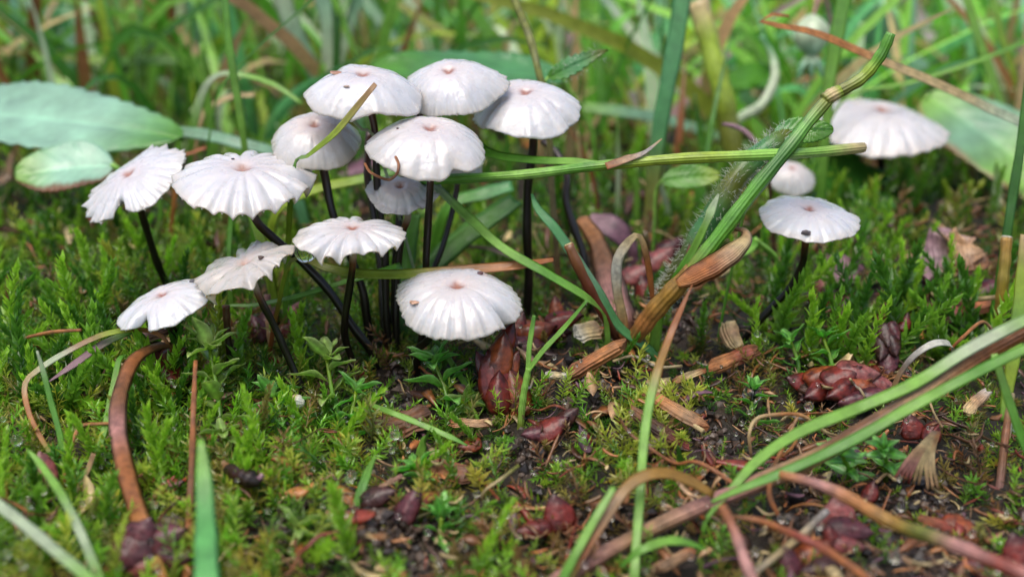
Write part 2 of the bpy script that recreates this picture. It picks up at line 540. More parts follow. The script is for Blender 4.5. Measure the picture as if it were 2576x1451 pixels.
def build_moss():
    r = np.random.default_rng(21)
    pos, sc, ti, co = [], [], [], []
    n = 0
    while n < 7200:
        y = r.uniform(46, 118)
        x = r.uniform(-1, 1) * (y * .50 + 24)
        b = bare_factor(x, y)
        left = 1 / (1 + math.exp((x + 4) / 8))
        if r.uniform() > (.62 + .38 * left) * (1 - .9 * b):
            continue
        pos.append([x, y, float(ground_h(x, y)) - .5])
        sc.append(r.uniform(.35, .95) * (1 - .45 * b) * (.72 + .28 * left))
        ti.append(abs(r.normal(0, .8)))
        co.append(moss_colour(x, y, r)); n += 1
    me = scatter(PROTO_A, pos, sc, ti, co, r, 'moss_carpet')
    tag(link('moss_carpet', me, 'moss'), 'low carpet of wet green moss with tiny pointed leaves', 'moss', kind='stuff')
    pos, sc, ti, co = [], [], [], []
    n = 0
    while n < 780:
        y = r.uniform(52, 150)
        x = r.uniform(-1, 1) * (y * .50 + 26)
        left = 1 / (1 + math.exp((x + 12) / 5))
        right = math.exp(-(((x - 34) / 16) ** 2 + ((y - 108) / 16) ** 2))
        back = 1 / (1 + math.exp((108 - y) / 5))
        near = 1 / (1 + math.exp((y - 78) / 4))
        if r.uniform() > (max(left * .9, right * .9, back * .7, .12) - .35 * near) * (1 - .9 * bare_factor(x, y)):
            continue
        pos.append([x, y, float(ground_h(x, y)) - .6])
        sc.append(r.uniform(.4, .88) * (.75 if near > .5 else 1))
        ti.append(abs(r.normal(0, .22)))
        c = moss_colour(x, y, r) if r.uniform() < .3 else np.array(MOSSC[['bright', 'green', 'deep'][r.integers(3)]]) * r.uniform(.8, 1.25)
        co.append(c); n += 1
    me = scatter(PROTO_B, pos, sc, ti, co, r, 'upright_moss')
    tag(link('upright_moss', me, 'moss'), 'mass of upright green moss shoots rising above the low carpet', 'moss', kind='stuff')
    pos, sc, ti, co = [], [], [], []
    for _ in range(5200):
        y = 112 + 190 * r.uniform() ** 1.3
        x = r.uniform(-1, 1) * (y * .52 + 34)
        gap = .5 + .5 * math.sin(x * .21 + 1.7 * math.sin(y * .13)) * math.sin(y * .17 + x * .05)
        if r.uniform() < .25 + .7 * gap ** 1.2: continue
        pos.append([x, y, float(ground_h(x, y)) - .6])
        sc.append(r.uniform(.6, 1.25) * (.75 + (y - 112) / 260)); ti.append(abs(r.normal(0, .35)))
        c = np.array(MOSSC[['bright', 'green', 'deep', 'yellow', 'olive', 'brown'][r.choice(6, p=[.20, .26, .28, .07, .10, .09])]]) * r.uniform(.65, 1.1)
        co.append(c)
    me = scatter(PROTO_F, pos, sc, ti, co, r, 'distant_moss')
    tag(link('distant_moss', me, 'moss'), 'blurred green moss and seedlings beyond the mushrooms', 'moss', kind='stuff')
build_moss()

def ico():
    bm = bmesh.new(); bmesh.ops.create_icosphere(bm, subdivisions=1, radius=1)
    v = np.array([x.co[:] for x in bm.verts]); f = np.array([[y.index for y in x.verts] for x in bm.faces]); bm.free()
    return v, f
ICO_V, ICO_F = ico()

def build_crumbs():
    r = np.random.default_rng(31)
    Vs, Fs, Cs, off = [], [], [], 0
    def add(x, y, s, c):
        nonlocal off
        v = ICO_V * r.uniform(.6, 1.35, (len(ICO_V), 1)) * s * r.uniform(.7, 1.2, 3)
        Vs.append(v + np.array([x, y, float(ground_h(x, y)) + s * r.uniform(-.2, .9)])); Fs.append(ICO_F + off); off += len(v)
        Cs.append(np.repeat(np.array(c)[None] * r.uniform(.6, 1.4), len(v), 0))
    cs = [(.035, .02, .012), (.055, .032, .02), (.02, .012, .008), (.09, .06, .04), (.014, .01, .009), (.12, .09, .07)]
    for p, rr in BAREW:
        for _ in range(int(230 * (rr / 3.0) ** 1.3)):
            x, y = r.normal(p[0], rr * .6), r.normal(p[1], rr * .95)
            add(x, y, float(np.clip(r.lognormal(-1.55, .5), .07, .75)), cs[r.integers(6)])
    p = P(950, 1335, 1)
    for _ in range(500):
        x, y = r.normal(p[0], 2.6), r.normal(p[1], 2.6)
        q = math.hypot(x - p[0], y - p[1])
        add(x, y, float(np.clip(r.lognormal(-1.6, .4), .08, .5)), cs[r.integers(4)])
        Vs[-1][:, 2] += 1.6 * math.exp(-(q / 2.6) ** 2) * r.uniform()
    for _ in range(1500):
        y = r.uniform(52, 130); x = r.uniform(-1, 1) * y * .5
        add(x, y, float(np.clip(r.lognormal(-1.7, .5), .06, .5)), cs[r.integers(6)])
    me = np_mesh('soil_crumbs', np.vstack(Vs), np.vstack(Fs), np.vstack(Cs), smooth=False)
    tag(link('soil_crumbs', me, 'crumb'), 'crumbs of dark brown soil between the moss', 'soil', kind='stuff')
build_crumbs()

def build_flakes():
    """small torn leaf flakes, fibres and needles lying in the moss"""
    r = np.random.default_rng(41)
    Vs, Fs, Cs, off = [], [], [], 0
    cs = ['brown', 'dbrown', 'rust', 'tan', 'red', 'purple', 'straw', 'orange']
    for kk in range(6200):
        y = 50 + 80 * r.uniform() ** 1.2 if kk < 5000 else r.uniform(105, 240); x = r.uniform(-1, 1) * (y * .5 + 4)
        right = 1 / (1 + math.exp(-(x + 2) / 6))
        if r.uniform() > .5 + .5 * right: continue
        L = float(np.clip(r.lognormal(.15 if kk < 5000 else 1.1, .55), .5, 9)); W = L * r.uniform(.10, .5) if r.uniform() < .6 else r.uniform(.12, .3)
        a = r.uniform(0, 2 * np.pi); pit = r.normal(0, .3)
        d = np.array([math.cos(a) * math.cos(pit), math.sin(a) * math.cos(pit), math.sin(pit)])
        s = unit(np.cross(d, [0, 0, 1])); s = unit(s + np.array([0, 0, r.normal(0, .35)])); n = np.cross(s, d)
        c = np.array([x, y, float(ground_h(x, y)) + r.uniform(.1, 1.8 if kk < 5000 else 4)])
        t = np.linspace(-.5, .5, 5)
        prof = np.array([.25, .8, 1, .75, .1]) * r.uniform(.7, 1.2, 5)
        curl = r.uniform(-.35, .35) * L
        mid = c + d * (t * L)[:, None] + n * (curl * (t * 2) ** 2)[:, None]
        e1 = mid + s * (prof * W / 2)[:, None] + n * W * .12; e2 = mid - s * (prof * W / 2)[:, None] + n * W * .12
        th = n * min(.12, W * .3)
        v = np.concatenate([e1, mid + th, e2, mid - th])
        f = []
        for i in range(4):
            for k in range(4):
                k2 = (k + 1) % 4
                f.append([k * 5 + i, k * 5 + i + 1, k2 * 5 + i + 1, k2 * 5 + i])
        Vs.append(v); Fs.append(np.array(f) + off); off += 20
        Cs.append(np.repeat((pal(cs[r.choice(8, p=[.24, .18, .14, .13, .07, .06, .12, .06])]) * r.uniform(.6, 1.3))[None], 20, 0))
    me = np_mesh('litter_flakes', np.vstack(Vs), np.vstack(Fs), np.vstack(Cs))
    tag(link('litter_flakes', me, 'litter'), 'small brown flakes and fibres of dead plants strewn through the moss', 'litter', kind='stuff')
build_flakes()

def build_far_grass():
    r = np.random.default_rng(51)
    Vs, Fs, Cs, Us, off = [], [], [], [], 0
    greens = ['g', 'dg', 'lg', 'bg', 'yg', 'bl', 'pale', 'straw', 'tan', 'olive', 'mauve', 'brown']
    pr0 = np.array([.25, .18, .13, .08, .08, .05, .035, .05, .05, .05, .02, .05]); pr1 = np.array([.22, .08, .22, .10, .06, .12, .09, .06, .04, .02, .02, .01])
    for k in range(4600):
        y = 152 + 540 * r.uniform() ** 1.35
        x = r.uniform(-1, 1) * (y * .5 + 75)
        kx = float(np.clip(x / y * 2 + .35, 0, 1)); pr = pr0 * (1 - kx) + pr1 * kx; pr = pr / pr.sum()
        H = r.uniform(14, 42) * (.55 + y / 350)
        lean = r.normal(0, .75); a = r.uniform(0, 2 * np.pi)
        dirn = np.array([math.cos(a), math.sin(a) * .6, 0]) * lean * H
        g = float(ground_h(x, y)) - 1
        base = np.array([x, y, g])
        t = np.linspace(0, 1, 7)[:, None]
        droop = r.uniform(0, .5) if r.uniform() < .6 else r.uniform(.4, 1.1)
        C = base + dirn * t ** 1.6 + np.array([0, 0, H]) * (t - droop * .55 * t ** 3)
        C[:, 2] = np.maximum(C[:, 2], g + .4)
        W = r.uniform(.8, 2.5) * (1 - .9 * t[:, 0] ** 2.5)
        s = unit(np.cross(tangents(C), np.array([r.normal(), r.normal() - .5, r.normal() * .4 + .4])))
        nn = unit(np.cross(s, tangents(C)))
        v = np.concatenate([C - s * W[:, None] / 2 + nn * W[:, None] * .12, C, C + s * W[:, None] / 2 + nn * W[:, None] * .12])
        i = np.arange(6)
        f = np.concatenate([np.stack([i, i + 1, i + 8, i + 7], -1), np.stack([i + 7, i + 8, i + 15, i + 14], -1)])
        Vs.append(v); Fs.append(f + off); off += 21
        c0 = greens[r.choice(12, p=pr)]
        c = ramp(['olive' if r.uniform() < .3 else c0, c0, c0], np.linspace(0, 1, 7)) * r.uniform(.75, 1.25) * (1.35 + .55 * kx)
        Cs.append(np.tile(c, (3, 1))); Us.append(np.repeat([-1, 0, 1], 7))
    me = np_mesh('far_grass', np.vstack(Vs), np.vstack(Fs), np.vstack(Cs), np.concatenate(Us))
    tag(link('far_grass', me, 'blade'), 'tangle of blurred grass filling the distance behind the mushrooms', 'grass', kind='stuff')
build_far_grass()

# ------------------------------------------------------------------ mushrooms
class Cap:
    def __init__(s, seed, n=18, rib=.05, scal=.05, wave=.05, lobe=.04, pw=2.2, dimple=.065, notches=(), ripple=.012, tier=0):
        r = np.random.default_rng(seed)
        s.n, s.rib, s.scal, s.wave, s.pw, s.umb, s.notches, s.ripple, s.tier = n, rib, scal, wave, pw, dimple, notches, ripple, tier
        s.lk = [(k, lobe * r.normal() / (k ** .5), r.uniform(0, 6.28)) for k in (1, 2, 3, 5)]
        s.wk = [(k, wave * r.normal() / (k ** .4), r.uniform(0, 6.28)) for k in (2, 3, 4, 6, 9)]
        s.fk = [(k, r.normal() * .5, r.uniform(0, 6.28)) for k in (23, 31, 43, 57)]
        s.p = r.uniform(0, 6.28, 6)
        s.amp = [(k, r.normal() * .5, r.uniform(0, 6.28)) for k in (1, 2, 4)]

    def crease(s, th):
        ph = th * s.n / 2 + .75 * np.sin(2 * th + s.p[0]) + .5 * np.sin(3 * th + s.p[1]) + .3 * np.sin(5 * th + s.p[4])
        a = 1 + sum(A * np.cos(k * th + f) for k, A, f in s.amp)
        return np.exp(-(np.sin(ph) / .55) ** 2) * np.clip(a, .05, 2.0)

    def surf(s, th, rho, R, h):
        cr = s.crease(th)
        L = sum(A * np.cos(k * th + f) for k, A, f in s.lk)
        W = sum(A * np.cos(k * th + f) for k, A, f in s.wk)
        fi = sum(A * np.cos(k * th + f) for k, A, f in s.fk)
        rr = rho * (1 + rho ** 2 * L - s.scal * cr * rho ** 5 + s.ripple * fi * rho ** 6)
        z = h * (1 - rho ** s.pw) - s.umb * np.exp(-(rho / .12) ** 2) - .03 * np.exp(-((rho - .0) / .3) ** 2)
        z = z + W * rho ** 2.2 - s.rib * cr * (.22 * rho + .9 * rho ** 3.2) * np.clip((rho - .16) * 3, 0, 1) + .5 * s.ripple * fi * rho ** 3
        z = z + .006 * np.cos(9 * th + 14 * rho + s.p[2]) * rho
        if s.tier:
            z = z - s.tier * (1 / (1 + np.exp(-(rho - .62) / .035))) + s.tier * .9 * np.clip((rho - .68) / .3, 0, 1)
        for t0, w, dr, dz in s.notches:
            dd = (th - t0 + np.pi) % (2 * np.pi) - np.pi
            g = np.exp(-(dd / w) ** 2)
            rr = rr * (1 - dr * g * rho ** 2)
            z = z + dz * g * rho ** 2
        return np.stack([R * rr * np.cos(th), R * rr * np.sin(th), R * z], -1)

def cap_axes(tau, roll):
    n = np.array([0, -math.sin(tau), math.cos(tau)])
    y = np.array([0, math.cos(tau), math.sin(tau)])
    x = np.array([1.0, 0, 0])
    Rm = np.array(Matrix.Rotation(roll, 3, Vector(FWD)))
    return np.stack([Rm @ x, Rm @ y, Rm @ n], 0)          # rows

def fit_cap(cap, box, umb, d, roll, tau0, h0):
    th, rh = np.meshgrid(np.linspace(0, 2 * np.pi, 97)[:-1], np.linspace(0, 1, 14), indexing='ij')
    x0, y0, x1, y1 = box
    q = np.array([(x0 + x1) / 2, (y0 + y1) / 2, (x1 - x0) / 2 * d / FPX, tau0, h0])
    def res(q):
        A = cap_axes(q[3], roll)
        V = P(q[0], q[1], d) + cap.surf(th, rh, q[2], q[4]).reshape(-1, 3) @ A
        p = project(V)
        u = project((P(q[0], q[1], d) + cap.surf(np.array([0.]), np.array([0.]), q[2], q[4]) @ A))[0]
        lo, hi = p.min(0), p.max(0)
        return np.array([lo[0] - x0, hi[0] - x1, lo[1] - y0, hi[1] - y1, .8 * (u[1] - umb[1]),
                         (q[3] - tau0) * 25, (q[4] - h0) * 60])
    st = np.array([1, 1, .05, .01, .01])
    for _ in range(14):
        r0 = res(q)
        J = np.stack([(res(q + np.eye(5)[i] * st[i]) - r0) / st[i] for i in range(5)], 1)
        q = q - .7 * np.linalg.lstsq(J.T @ J + np.diag([.01, .01, .5, 30, 30]), J.T @ r0, rcond=None)[0]
        q[3] = np.clip(q[3], -.5, .75); q[4] = np.clip(q[4], .06, .95)
    return q, res(q)

WHITE = np.array([.64, .635, .645]); CREAM = np.array([.62, .57, .51]); PINK = np.array([.60, .36, .30]); SPOT = np.array([.30, .085, .035])

def make_mushroom(label, box, umb, d, roll, stipe, base_d, seed, tau0=10, h0=.35, spot=1.0, dull=0.0, pale_top=.0, stipe_w=22, group=None, gills=True, res=(144, 34), **kw):
    cap = Cap(seed, **kw)
    roll = math.radians(roll)
    q, rs = fit_cap(cap, box, umb, d, roll, math.radians(tau0), h0)
    A = cap_axes(q[3], roll); O = P(q[0], q[1], d); R, h = q[2], q[4]
    # stipe line first: it fixes the base
    top = O + cap.surf(np.array([0.]), np.array([0.]), R, h)[0] @ A - A[2] * R * .07
    k = len(stipe)
    dd = [d + (base_d - d) * ((i + 1) / k) ** .9 for i in range(k)]
    line = [top] + [P(a, b, z) for (a, b), z in zip(stipe, dd)]
    C = np.array(line)
    C = to_ground(C, 'end')
    C[-1][2] = min(C[-1][2], float(ground_h(C[-1][0], C[-1][1])) - .8)
    root = thing('mushroom', label, 'mushroom', C[-1], group)
    C = spline(C, 40)
    rad = .86 * stipe_w / 2 * d / FPX
    t = np.linspace(0, 1, 40)
    Rr = rad * (1.0 + .25 * np.exp(-t / .03) + .06 * np.sin(t * 23 + seed) + .12 * t)
    V, F, tt, uu = tube(C, Rr, 10)
    cols = ramp([(.55, .47, .38), (.48, .36, .26), (.16, .05, .022), (.03, .01, .006)] + [(.008, .005, .004)] * 14 if pale_top > 0 else
                [(.16, .055, .025), (.05, .014, .008), (.014, .006, .005)] + [(.007, .004, .0035)] * 5, np.clip((tt - pale_top) / (1 - pale_top), 0, 1))
    child(root, 'stipe', V, F, cols, 'stipe', uu)
    # cap: upper skin, lower skin and rim as one closed shell
    na, nr = res
    th, rh = np.meshgrid(np.linspace(0, 2 * np.pi, na + 1)[:-1], np.linspace(0, 1, nr) ** .85, indexing='ij')
    topS = cap.surf(th, rh, R, h)
    thick = R * (.085 * (1 - rh ** 2) + .022)
    botS = topS.copy(); botS[..., 2] -= thick
    botS[..., :2] *= (1 - .02 * rh[..., None] ** 8)
    Vt = O + topS.reshape(-1, 3) @ A; Vb = O + botS.reshape(-1, 3) @ A
    i = np.arange(na)[:, None]; j = np.arange(nr - 1)[None, :]; i2 = (i + 1) % na
    Q1 = np.stack([i * nr + j, i * nr + j + 1, i2 * nr + j + 1, i2 * nr + j], -1).reshape(-1, 4)
    Q2 = Q1[:, ::-1] + na * nr
    ii = np.arange(na); ii2 = (ii + 1) % na
    Qr = np.stack([ii * nr + nr - 1, na * nr + ii * nr + nr - 1, na * nr + ii2 * nr + nr - 1, ii2 * nr + nr - 1], -1)
    rr, tf = rh.ravel(), th.ravel()
    hal = np.clip(np.exp(-(rr / .42) ** 2)[:, None] * .5 * spot, 0, 1)
    sp = (1 / (1 + np.exp((rr - .095 - .02 * np.sin(tf * 3 + seed)) / .02)))[:, None] * min(spot, 1) * .9
    cr = cap.crease(tf)[:, None] * rr[:, None] ** 1.5
    c = WHITE * (1 - .0 * dull) * (1 - dull) + CREAM * .80 * dull
    c = c * (1 - .05 * cr) * (1 - (.10 + .12 * ((seed * 37) % 7) / 7) * np.clip((rr[:, None] - .82) / .18, 0, 1) * np.array([.4, .8, 1.3]))
    c = c * (1 + (((seed * 53) % 11) / 11 - .5) * np.array([.02, .05, .09]))
    c = c * (1 - hal) + (PINK * .5 + WHITE * .5) * hal
    c = c * (1 - sp) + SPOT * sp
    cb = np.repeat((CREAM * np.array([1, .98, .95]))[None], len(rr), 0)
    co = child(root, 'cap', np.vstack([Vt, Vb]), [np.vstack([Q1, Q2, Qr])], np.vstack([c, cb]), 'cap')
    if gills:
        ths = np.linspace(0, 2 * np.pi, 721)[:-1]
        cc = cap.crease(ths)
        pk = [ths[m] for m in range(720) if cc[m] < cc[m - 1] and cc[m] <= cc[(m + 1) % 720]]
        for g in pk:
            rho = np.linspace(.10, .985, 12)
            sf = cap.surf(np.full(12, g), rho, R, h)
            tk = R * (.085 * (1 - rho ** 2) + .022)
            dep = R * .17 * np.sin(np.pi * np.clip((rho - .05) / .98, 0, 1)) ** .6 * (1 - .45 * rho)
            tang = np.array([-math.sin(g), math.cos(g), 0]) * R * .012
            up_ = sf.copy(); up_[:, 2] -= tk * .6
            lo_ = sf.copy(); lo_[:, 2] -= tk + dep
            Vg = np.concatenate([up_ + tang * 1.6, up_ - tang * 1.6, lo_ - tang * .5, lo_ + tang * .5])
            f = []
            for m in range(11):
                for kx in range(4):
                    k2 = (kx + 1) % 4
                    f.append([kx * 12 + m, k2 * 12 + m, k2 * 12 + m + 1, kx * 12 + m + 1])
            f += [[0, 12, 24, 36], [47, 35, 23, 11]]
            child(co, 'gill', O + Vg @ A, np.array(f), np.repeat((CREAM * np.array([.97, .94, .9]))[None], 48, 0), 'cap', root=root)
    return root, O, A, R, h, cap, rs
MUSH = {}
def mush(key, *a, **k):
    MUSH[key] = make_mushroom(*a, **k)
    print('FIT', key, np.round(MUSH[key][6][:5], 1), 'R', round(MUSH[key][3], 2), 'h', round(MUSH[key][4], 2))

mush('m9', 'broad white mushroom cap hiding its stipe, torn at the rim, beside the red bud scales', (993, 675, 1318, 857), (1145, 724), 86, 2,
     [(1080, 850), (1052, 880), (1048, 930)], 92, 9, tau0=22, h0=.42, n=20, rib=.03, scal=.015, wave=.03, lobe=.05, pw=2.9, notches=((-.50, .09, .26, -.10),), ripple=.02)
mush('m8', 'glossy wet cream mushroom with deeply folded rim, between two touching caps', (485, 607, 745, 765), (632, 668), 84, -21,
     [(655, 752), (690, 820), (730, 910), (785, 1035)], 88, 8, tau0=30, h0=.06, n=12, rib=.16, scal=.08, wave=.05, lobe=.06, pw=3.5, dimple=.10, dull=.75, pale_top=.06, spot=.9)
mush('m7', 'small white mushroom with a notch in its rim, touching the glossy folded cap', (293, 702, 540, 832), (412, 747), 85, -16,
     [(437, 822), (448, 860), (462, 900)], 89, 7, tau0=10, h0=.32, n=16, rib=.03, scal=.012, wave=.045, lobe=.05, pw=2.4, pale_top=.1, stipe_w=28, notches=((-2.05, .16, .40, .06),))
mush('m6', 'flat translucent white mushroom with round orange centre above a pale-topped stipe', (735, 545, 1023, 668), (880, 575), 85, 2,
     [(888, 655), (880, 720), (868, 800), (868, 850), (885, 905), (898, 955)], 92.5, 6, tau0=10, h0=.16, n=15, rib=.14, scal=.06, wave=.05, lobe=.05, pw=2.8, dimple=.05, dull=.25, pale_top=.07, spot=1.3)
mush('m2', 'widest white mushroom with deeply scalloped front rim and curving dark stipe', (430, 378, 798, 550), (603, 430), 88, 3,
     [(640, 545), (680, 592), (755, 655), (830, 735), (890, 825), (935, 885), (950, 930)], 94, 2, tau0=12, h0=.22, n=17, rib=.15, scal=.07, wave=.035, lobe=.04, pw=2.7, dimple=.07, stipe_w=25)
mush('m1', 'white mushroom with a deep cleft in its rim, in front of the large round leaf', (203, 363, 470, 563), (333, 442), 96, -28,
     [(365, 565), (392, 650), (418, 715), (450, 800)], 103, 1, tau0=24, h0=.30, n=20, rib=.045, scal=.02, wave=.08, lobe=.07, pw=1.9, ripple=.03, notches=((-1.95, .15, .36, .05),))
mush('m5', 'white domed mushroom with a russet thread hooked on its rim', (916, 292, 1222, 456), (1065, 330), 87, 6,
     [(1083, 445), (1078, 540), (1072, 650), (1070, 760), (1050, 880)], 94, 5, tau0=14, h0=.45, n=19, rib=.03, scal=.012, wave=.045, lobe=.06, pw=2.8, notches=((-1.0, .12, .14, .08),), spot=1.2)
mush('m4', 'small crumpled mushroom with a frilled two-tiered rim and brown centre', (918, 440, 1110, 542), (1015, 474), 92, -2,
     [(1026, 540), (1012, 590), (1000, 680), (996, 800), (1000, 900)], 96, 4, tau0=12, h0=.30, n=16, rib=.07, scal=.06, wave=.03, lobe=.07, pw=1.8, tier=.20, dull=.3, spot=1.5, dimple=.12, pale_top=.1, stipe_w=20)
mush('m3', 'round domed mushroom half covered by the cap leaning over it', (682, 279, 910, 430), (800, 318), 92, 4,
     [(815, 432), (838, 540), (880, 640), (912, 730), (922, 800), (938, 880)], 96, 3, tau0=12, h0=.50, n=18, rib=.02, scal=.006, wave=.03, lobe=.03, pw=3.0, dull=.35, spot=1.6, stipe_w=24)
mush('ma', 'large white mushroom with a bruised dome and grass tip lying across it', (762, 162, 1062, 306), (930, 192), 89, 3,
     [(938, 300), (945, 360), (950, 480), (968, 640), (972, 800), (985, 900)], 96, 12, tau0=10, h0=.42, n=20, rib=.03, scal=.015, wave=.06, lobe=.05, pw=2.6)
mush('mb', 'white mushroom with shallow hollow and torn edge, behind the bruised dome', (1016, 149, 1283, 298), (1115, 178), 92, -8,
     [(1050, 300), (1020, 420), (1000, 600), (992, 750), (1005, 900)], 97, 13, tau0=10, h0=.40, n=18, rib=.025, scal=.012, wave=.06, lobe=.06, pw=2.3)
mush('mc', 'smooth white mushroom on a tall straight black stipe standing alone', (1187, 198, 1464, 350), (1335, 240), 94, -6,
     [(1342, 350), (1328, 470), (1326, 600), (1330, 700), (1322, 810)], 101, 14, tau0=10, h0=.45, n=17, rib=.016, scal=.008, wave=.045, lobe=.05, pw=2.7, stipe_w=26, notches=((-.75, .08, .10, -.04),))
mush('mh', 'small pale mushroom mostly hidden behind the domed cap with the thread', (1085, 372, 1212, 468), (1150, 395), 99, 4,
     [(1150, 470), (1120, 600), (1060, 760), (1030, 890)], 99.5, 15, tau0=8, h0=.5, n=16, rib=.03, scal=.02, dull=.4, gills=False, res=(96, 20), stipe_w=16)
mush('md', 'large blurred white mushroom behind the cut end of the long grass blade', (2045, 247, 2393, 398), (2225, 285), 130, 3,
     [(2215, 400), (2225, 460)], 136, 16, tau0=10, h0=.40, n=20, rib=.025, scal=.012, wave=.05, gills=False, stipe_w=22)
mush('me', 'small white mushroom with a black speck on a bent stipe among upright moss', (1908, 492, 2166, 612), (2027, 530), 92, 2,
     [(2025, 620), (2018, 665), (1990, 720), (1940, 775), (1890, 830), (1850, 868)], 98.5, 17, tau0=16, h0=.26, n=17, rib=.03, scal=.02, wave=.03, lobe=.03, pw=2.3, pale_top=.05, spot=1.2)
mush('mf', 'tiny blurred pale mushroom seen past the leaning green stem', (1922, 402, 2050, 500), (1985, 425), 122, 0,
     [(1990, 510), (2000, 560)], 128, 18, tau0=8, h0=.55, n=14, rib=.03, scal=.02, dull=.6, gills=False, res=(96, 20), stipe_w=16)

# ------------------------------------------------------------------ builders for traced plants
def blade(label, pts, w, cols, cat='grass blade', name='grass_shoot', mat='blade', root=None, tip=None, fold=.28, twist=0.0, thick=.11, n=34, group=None, face=None, jit=.0, parent=None):
    C0 = trace(pts)
    nw = len(C0)
    W0 = np.broadcast_to(np.asarray(w, float), (nw,)) if np.ndim(w) == 0 else np.interp(np.linspace(0, 1, nw), np.linspace(0, 1, len(w)), w)
    dd = np.array([depth_of(p) for p in C0])
    Wm = W0 * dd / FPX
    if root:
        C1 = to_ground(C0, root)
        k = len(C1) - len(C0)
        Wm = np.concatenate([Wm, np.full(k, Wm[-1])]) if root == 'end' else np.concatenate([np.full(k, Wm[0]), Wm])
        C0 = C1
    seg = np.concatenate([[0], np.cumsum(np.linalg.norm(np.diff(C0, axis=0), axis=1))]); seg /= seg[-1]
    C = spline(C0, n)
    t = np.linspace(0, 1, n)
    W = np.interp(t, seg, Wm)
    r = np.random.default_rng(abs(hash(label)) % 1000 if False else len(label) * 7 + int(pts[0][0]))
    W = W * (1 + .04 * np.sin(t * 31 + r.uniform(0, 6)))
    for e in (tip or ''):
        x = (1 - t) if e == 'e' else t
        W = W * np.clip(x / .22, 0, 1) ** .65 + .02
    if jit:
        C = C + jit * np.stack([np.sin(t * 17 + r.uniform(0, 6)), np.sin(t * 13 + 1), np.sin(t * 23 + 2)], -1)
    V, F, tt, uu = ribbon(C, W, fold, thick, twist, face)
    c = ramp(cols, tt)
    if parent is not None:
        return child(parent, name, V, F, c, mat, uu)
    return solo(name, label, cat, V, F, c, mat, uu, group=group)

def stalk(label, pts, w, cols, cat='stalk', name='dry_stalk', mat='dry', root=None, ns=9, n=34, group=None, jit=.0, parent=None):
    C0 = trace(pts)
    W0 = np.broadcast_to(np.asarray(w, float), (len(C0),)) if np.ndim(w) == 0 else np.interp(np.linspace(0, 1, len(C0)), np.linspace(0, 1, len(w)), w)
    Wm = W0 * np.array([depth_of(p) for p in C0]) / FPX / 2
    if root:
        C1 = to_ground(C0, root); k = len(C1) - len(C0)
        Wm = np.concatenate([Wm, np.full(k, Wm[-1])]) if root == 'end' else np.concatenate([np.full(k, Wm[0]), Wm])
        C0 = C1
    seg = np.concatenate([[0], np.cumsum(np.linalg.norm(np.diff(C0, axis=0), axis=1))]); seg /= seg[-1]
    C = spline(C0, n); t = np.linspace(0, 1, n)
    R = np.interp(t, seg, Wm) * (1 + .06 * np.sin(t * 37 + pts[0][0]))
    if jit:
        C = C + jit * np.stack([np.sin(t * 17), np.sin(t * 13 + 1), np.sin(t * 23 + 2)], -1)
    V, F, tt, uu = tube(C, R, ns)
    c = ramp(cols, tt)
    if parent is not None:
        return child(parent, name, V, F, c, mat, uu * 2 - 1)
    return solo(name, label, cat, V, F, c, mat, uu * 2 - 1, group=group)

def lamina(base, tip, width, hint, cols, shape='oval', serr=0.0, nser=14, droop=.1, cup=.12, nu=72, nv=17, seed=0, thick=.16, edge=None):
    """A broad leaf with raised side veins, wavy surface, toothed margin and thickness."""
    r = np.random.default_rng(seed)
    base, tip = np.asarray(base, float), np.asarray(tip, float)
    Lv = tip - base; L = np.linalg.norm(Lv); ex = Lv / L
    ey = unit(np.cross(hint, ex)); ez = np.cross(ex, ey)
    u = np.linspace(0, 1, nu); v = np.linspace(-1, 1, nv)
    if shape == 'oval': hw = np.sin(np.pi * u ** .9) ** .5
    elif shape == 'round': hw = np.sqrt(np.clip(1 - (2 * u - 1) ** 2, 0, 1)) ** .9
    elif shape == 'lance': hw = np.sin(np.pi * u ** .7) ** .9
    else:
        hw = (np.sin(np.pi * u ** .8) ** .6) * (1 + .22 * np.cos(u * 19))
    hw = hw * (1 + serr * (((u * nser) % 1) - .5)) * width / 2
    U, Vv = np.meshgrid(u, v, indexing='ij')
    hwU = np.repeat(hw[:, None], nv, 1)
    y = Vv * hwU
    vein = np.abs(((U * 8 - np.abs(Vv) * 2.2) % 1) - .5)
    rib = np.exp(-(vein / .09) ** 2) * .10 + np.exp(-(Vv / .07) ** 2) * .22
    z = -droop * L * (U - .35) ** 2 + cup * hwU * Vv ** 2 + .035 * width * np.sin(U * 9 + Vv * 3 + seed) * np.abs(Vv) - rib
    X = base + (U * L)[..., None] * ex + y[..., None] * ey + z[..., None] * ez
    Xb = X - ez * thick
    n = nu * nv
    i = np.arange(nu - 1)[:, None] * nv; j = np.arange(nv - 1)[None, :]
    Q = np.stack([i + j, i + nv + j, i + nv + j + 1, i + j + 1], -1).reshape(-1, 4)
    rim = np.concatenate([np.arange(nv), np.arange(1, nu) * nv + nv - 1, (nu - 1) * nv + np.arange(nv - 2, -1, -1), np.arange(nu - 2, 0, -1) * nv])
    rn = np.roll(rim, -1)
    Qr = np.stack([rim, rn, rn + n, rim + n], -1)
    c = ramp(cols, U.ravel())
    vn = np.clip(rib.ravel() / .2, 0, 1)[:, None]
    c = c * (1 + .25 * vn)
    if edge is not None:
        e, where, amt = edge
        g = np.clip((Vv.ravel() * where - amt) / .22 + .25 * np.sin(U.ravel() * 21 + seed), 0, 1)[:, None]
        c = c * (1 - g) + pal(e) * g
    return np.vstack([X.reshape(-1, 3), Xb.reshape(-1, 3)]), [np.vstack([Q, Q[:, ::-1] + n, Qr])], np.vstack([c, c * .9])

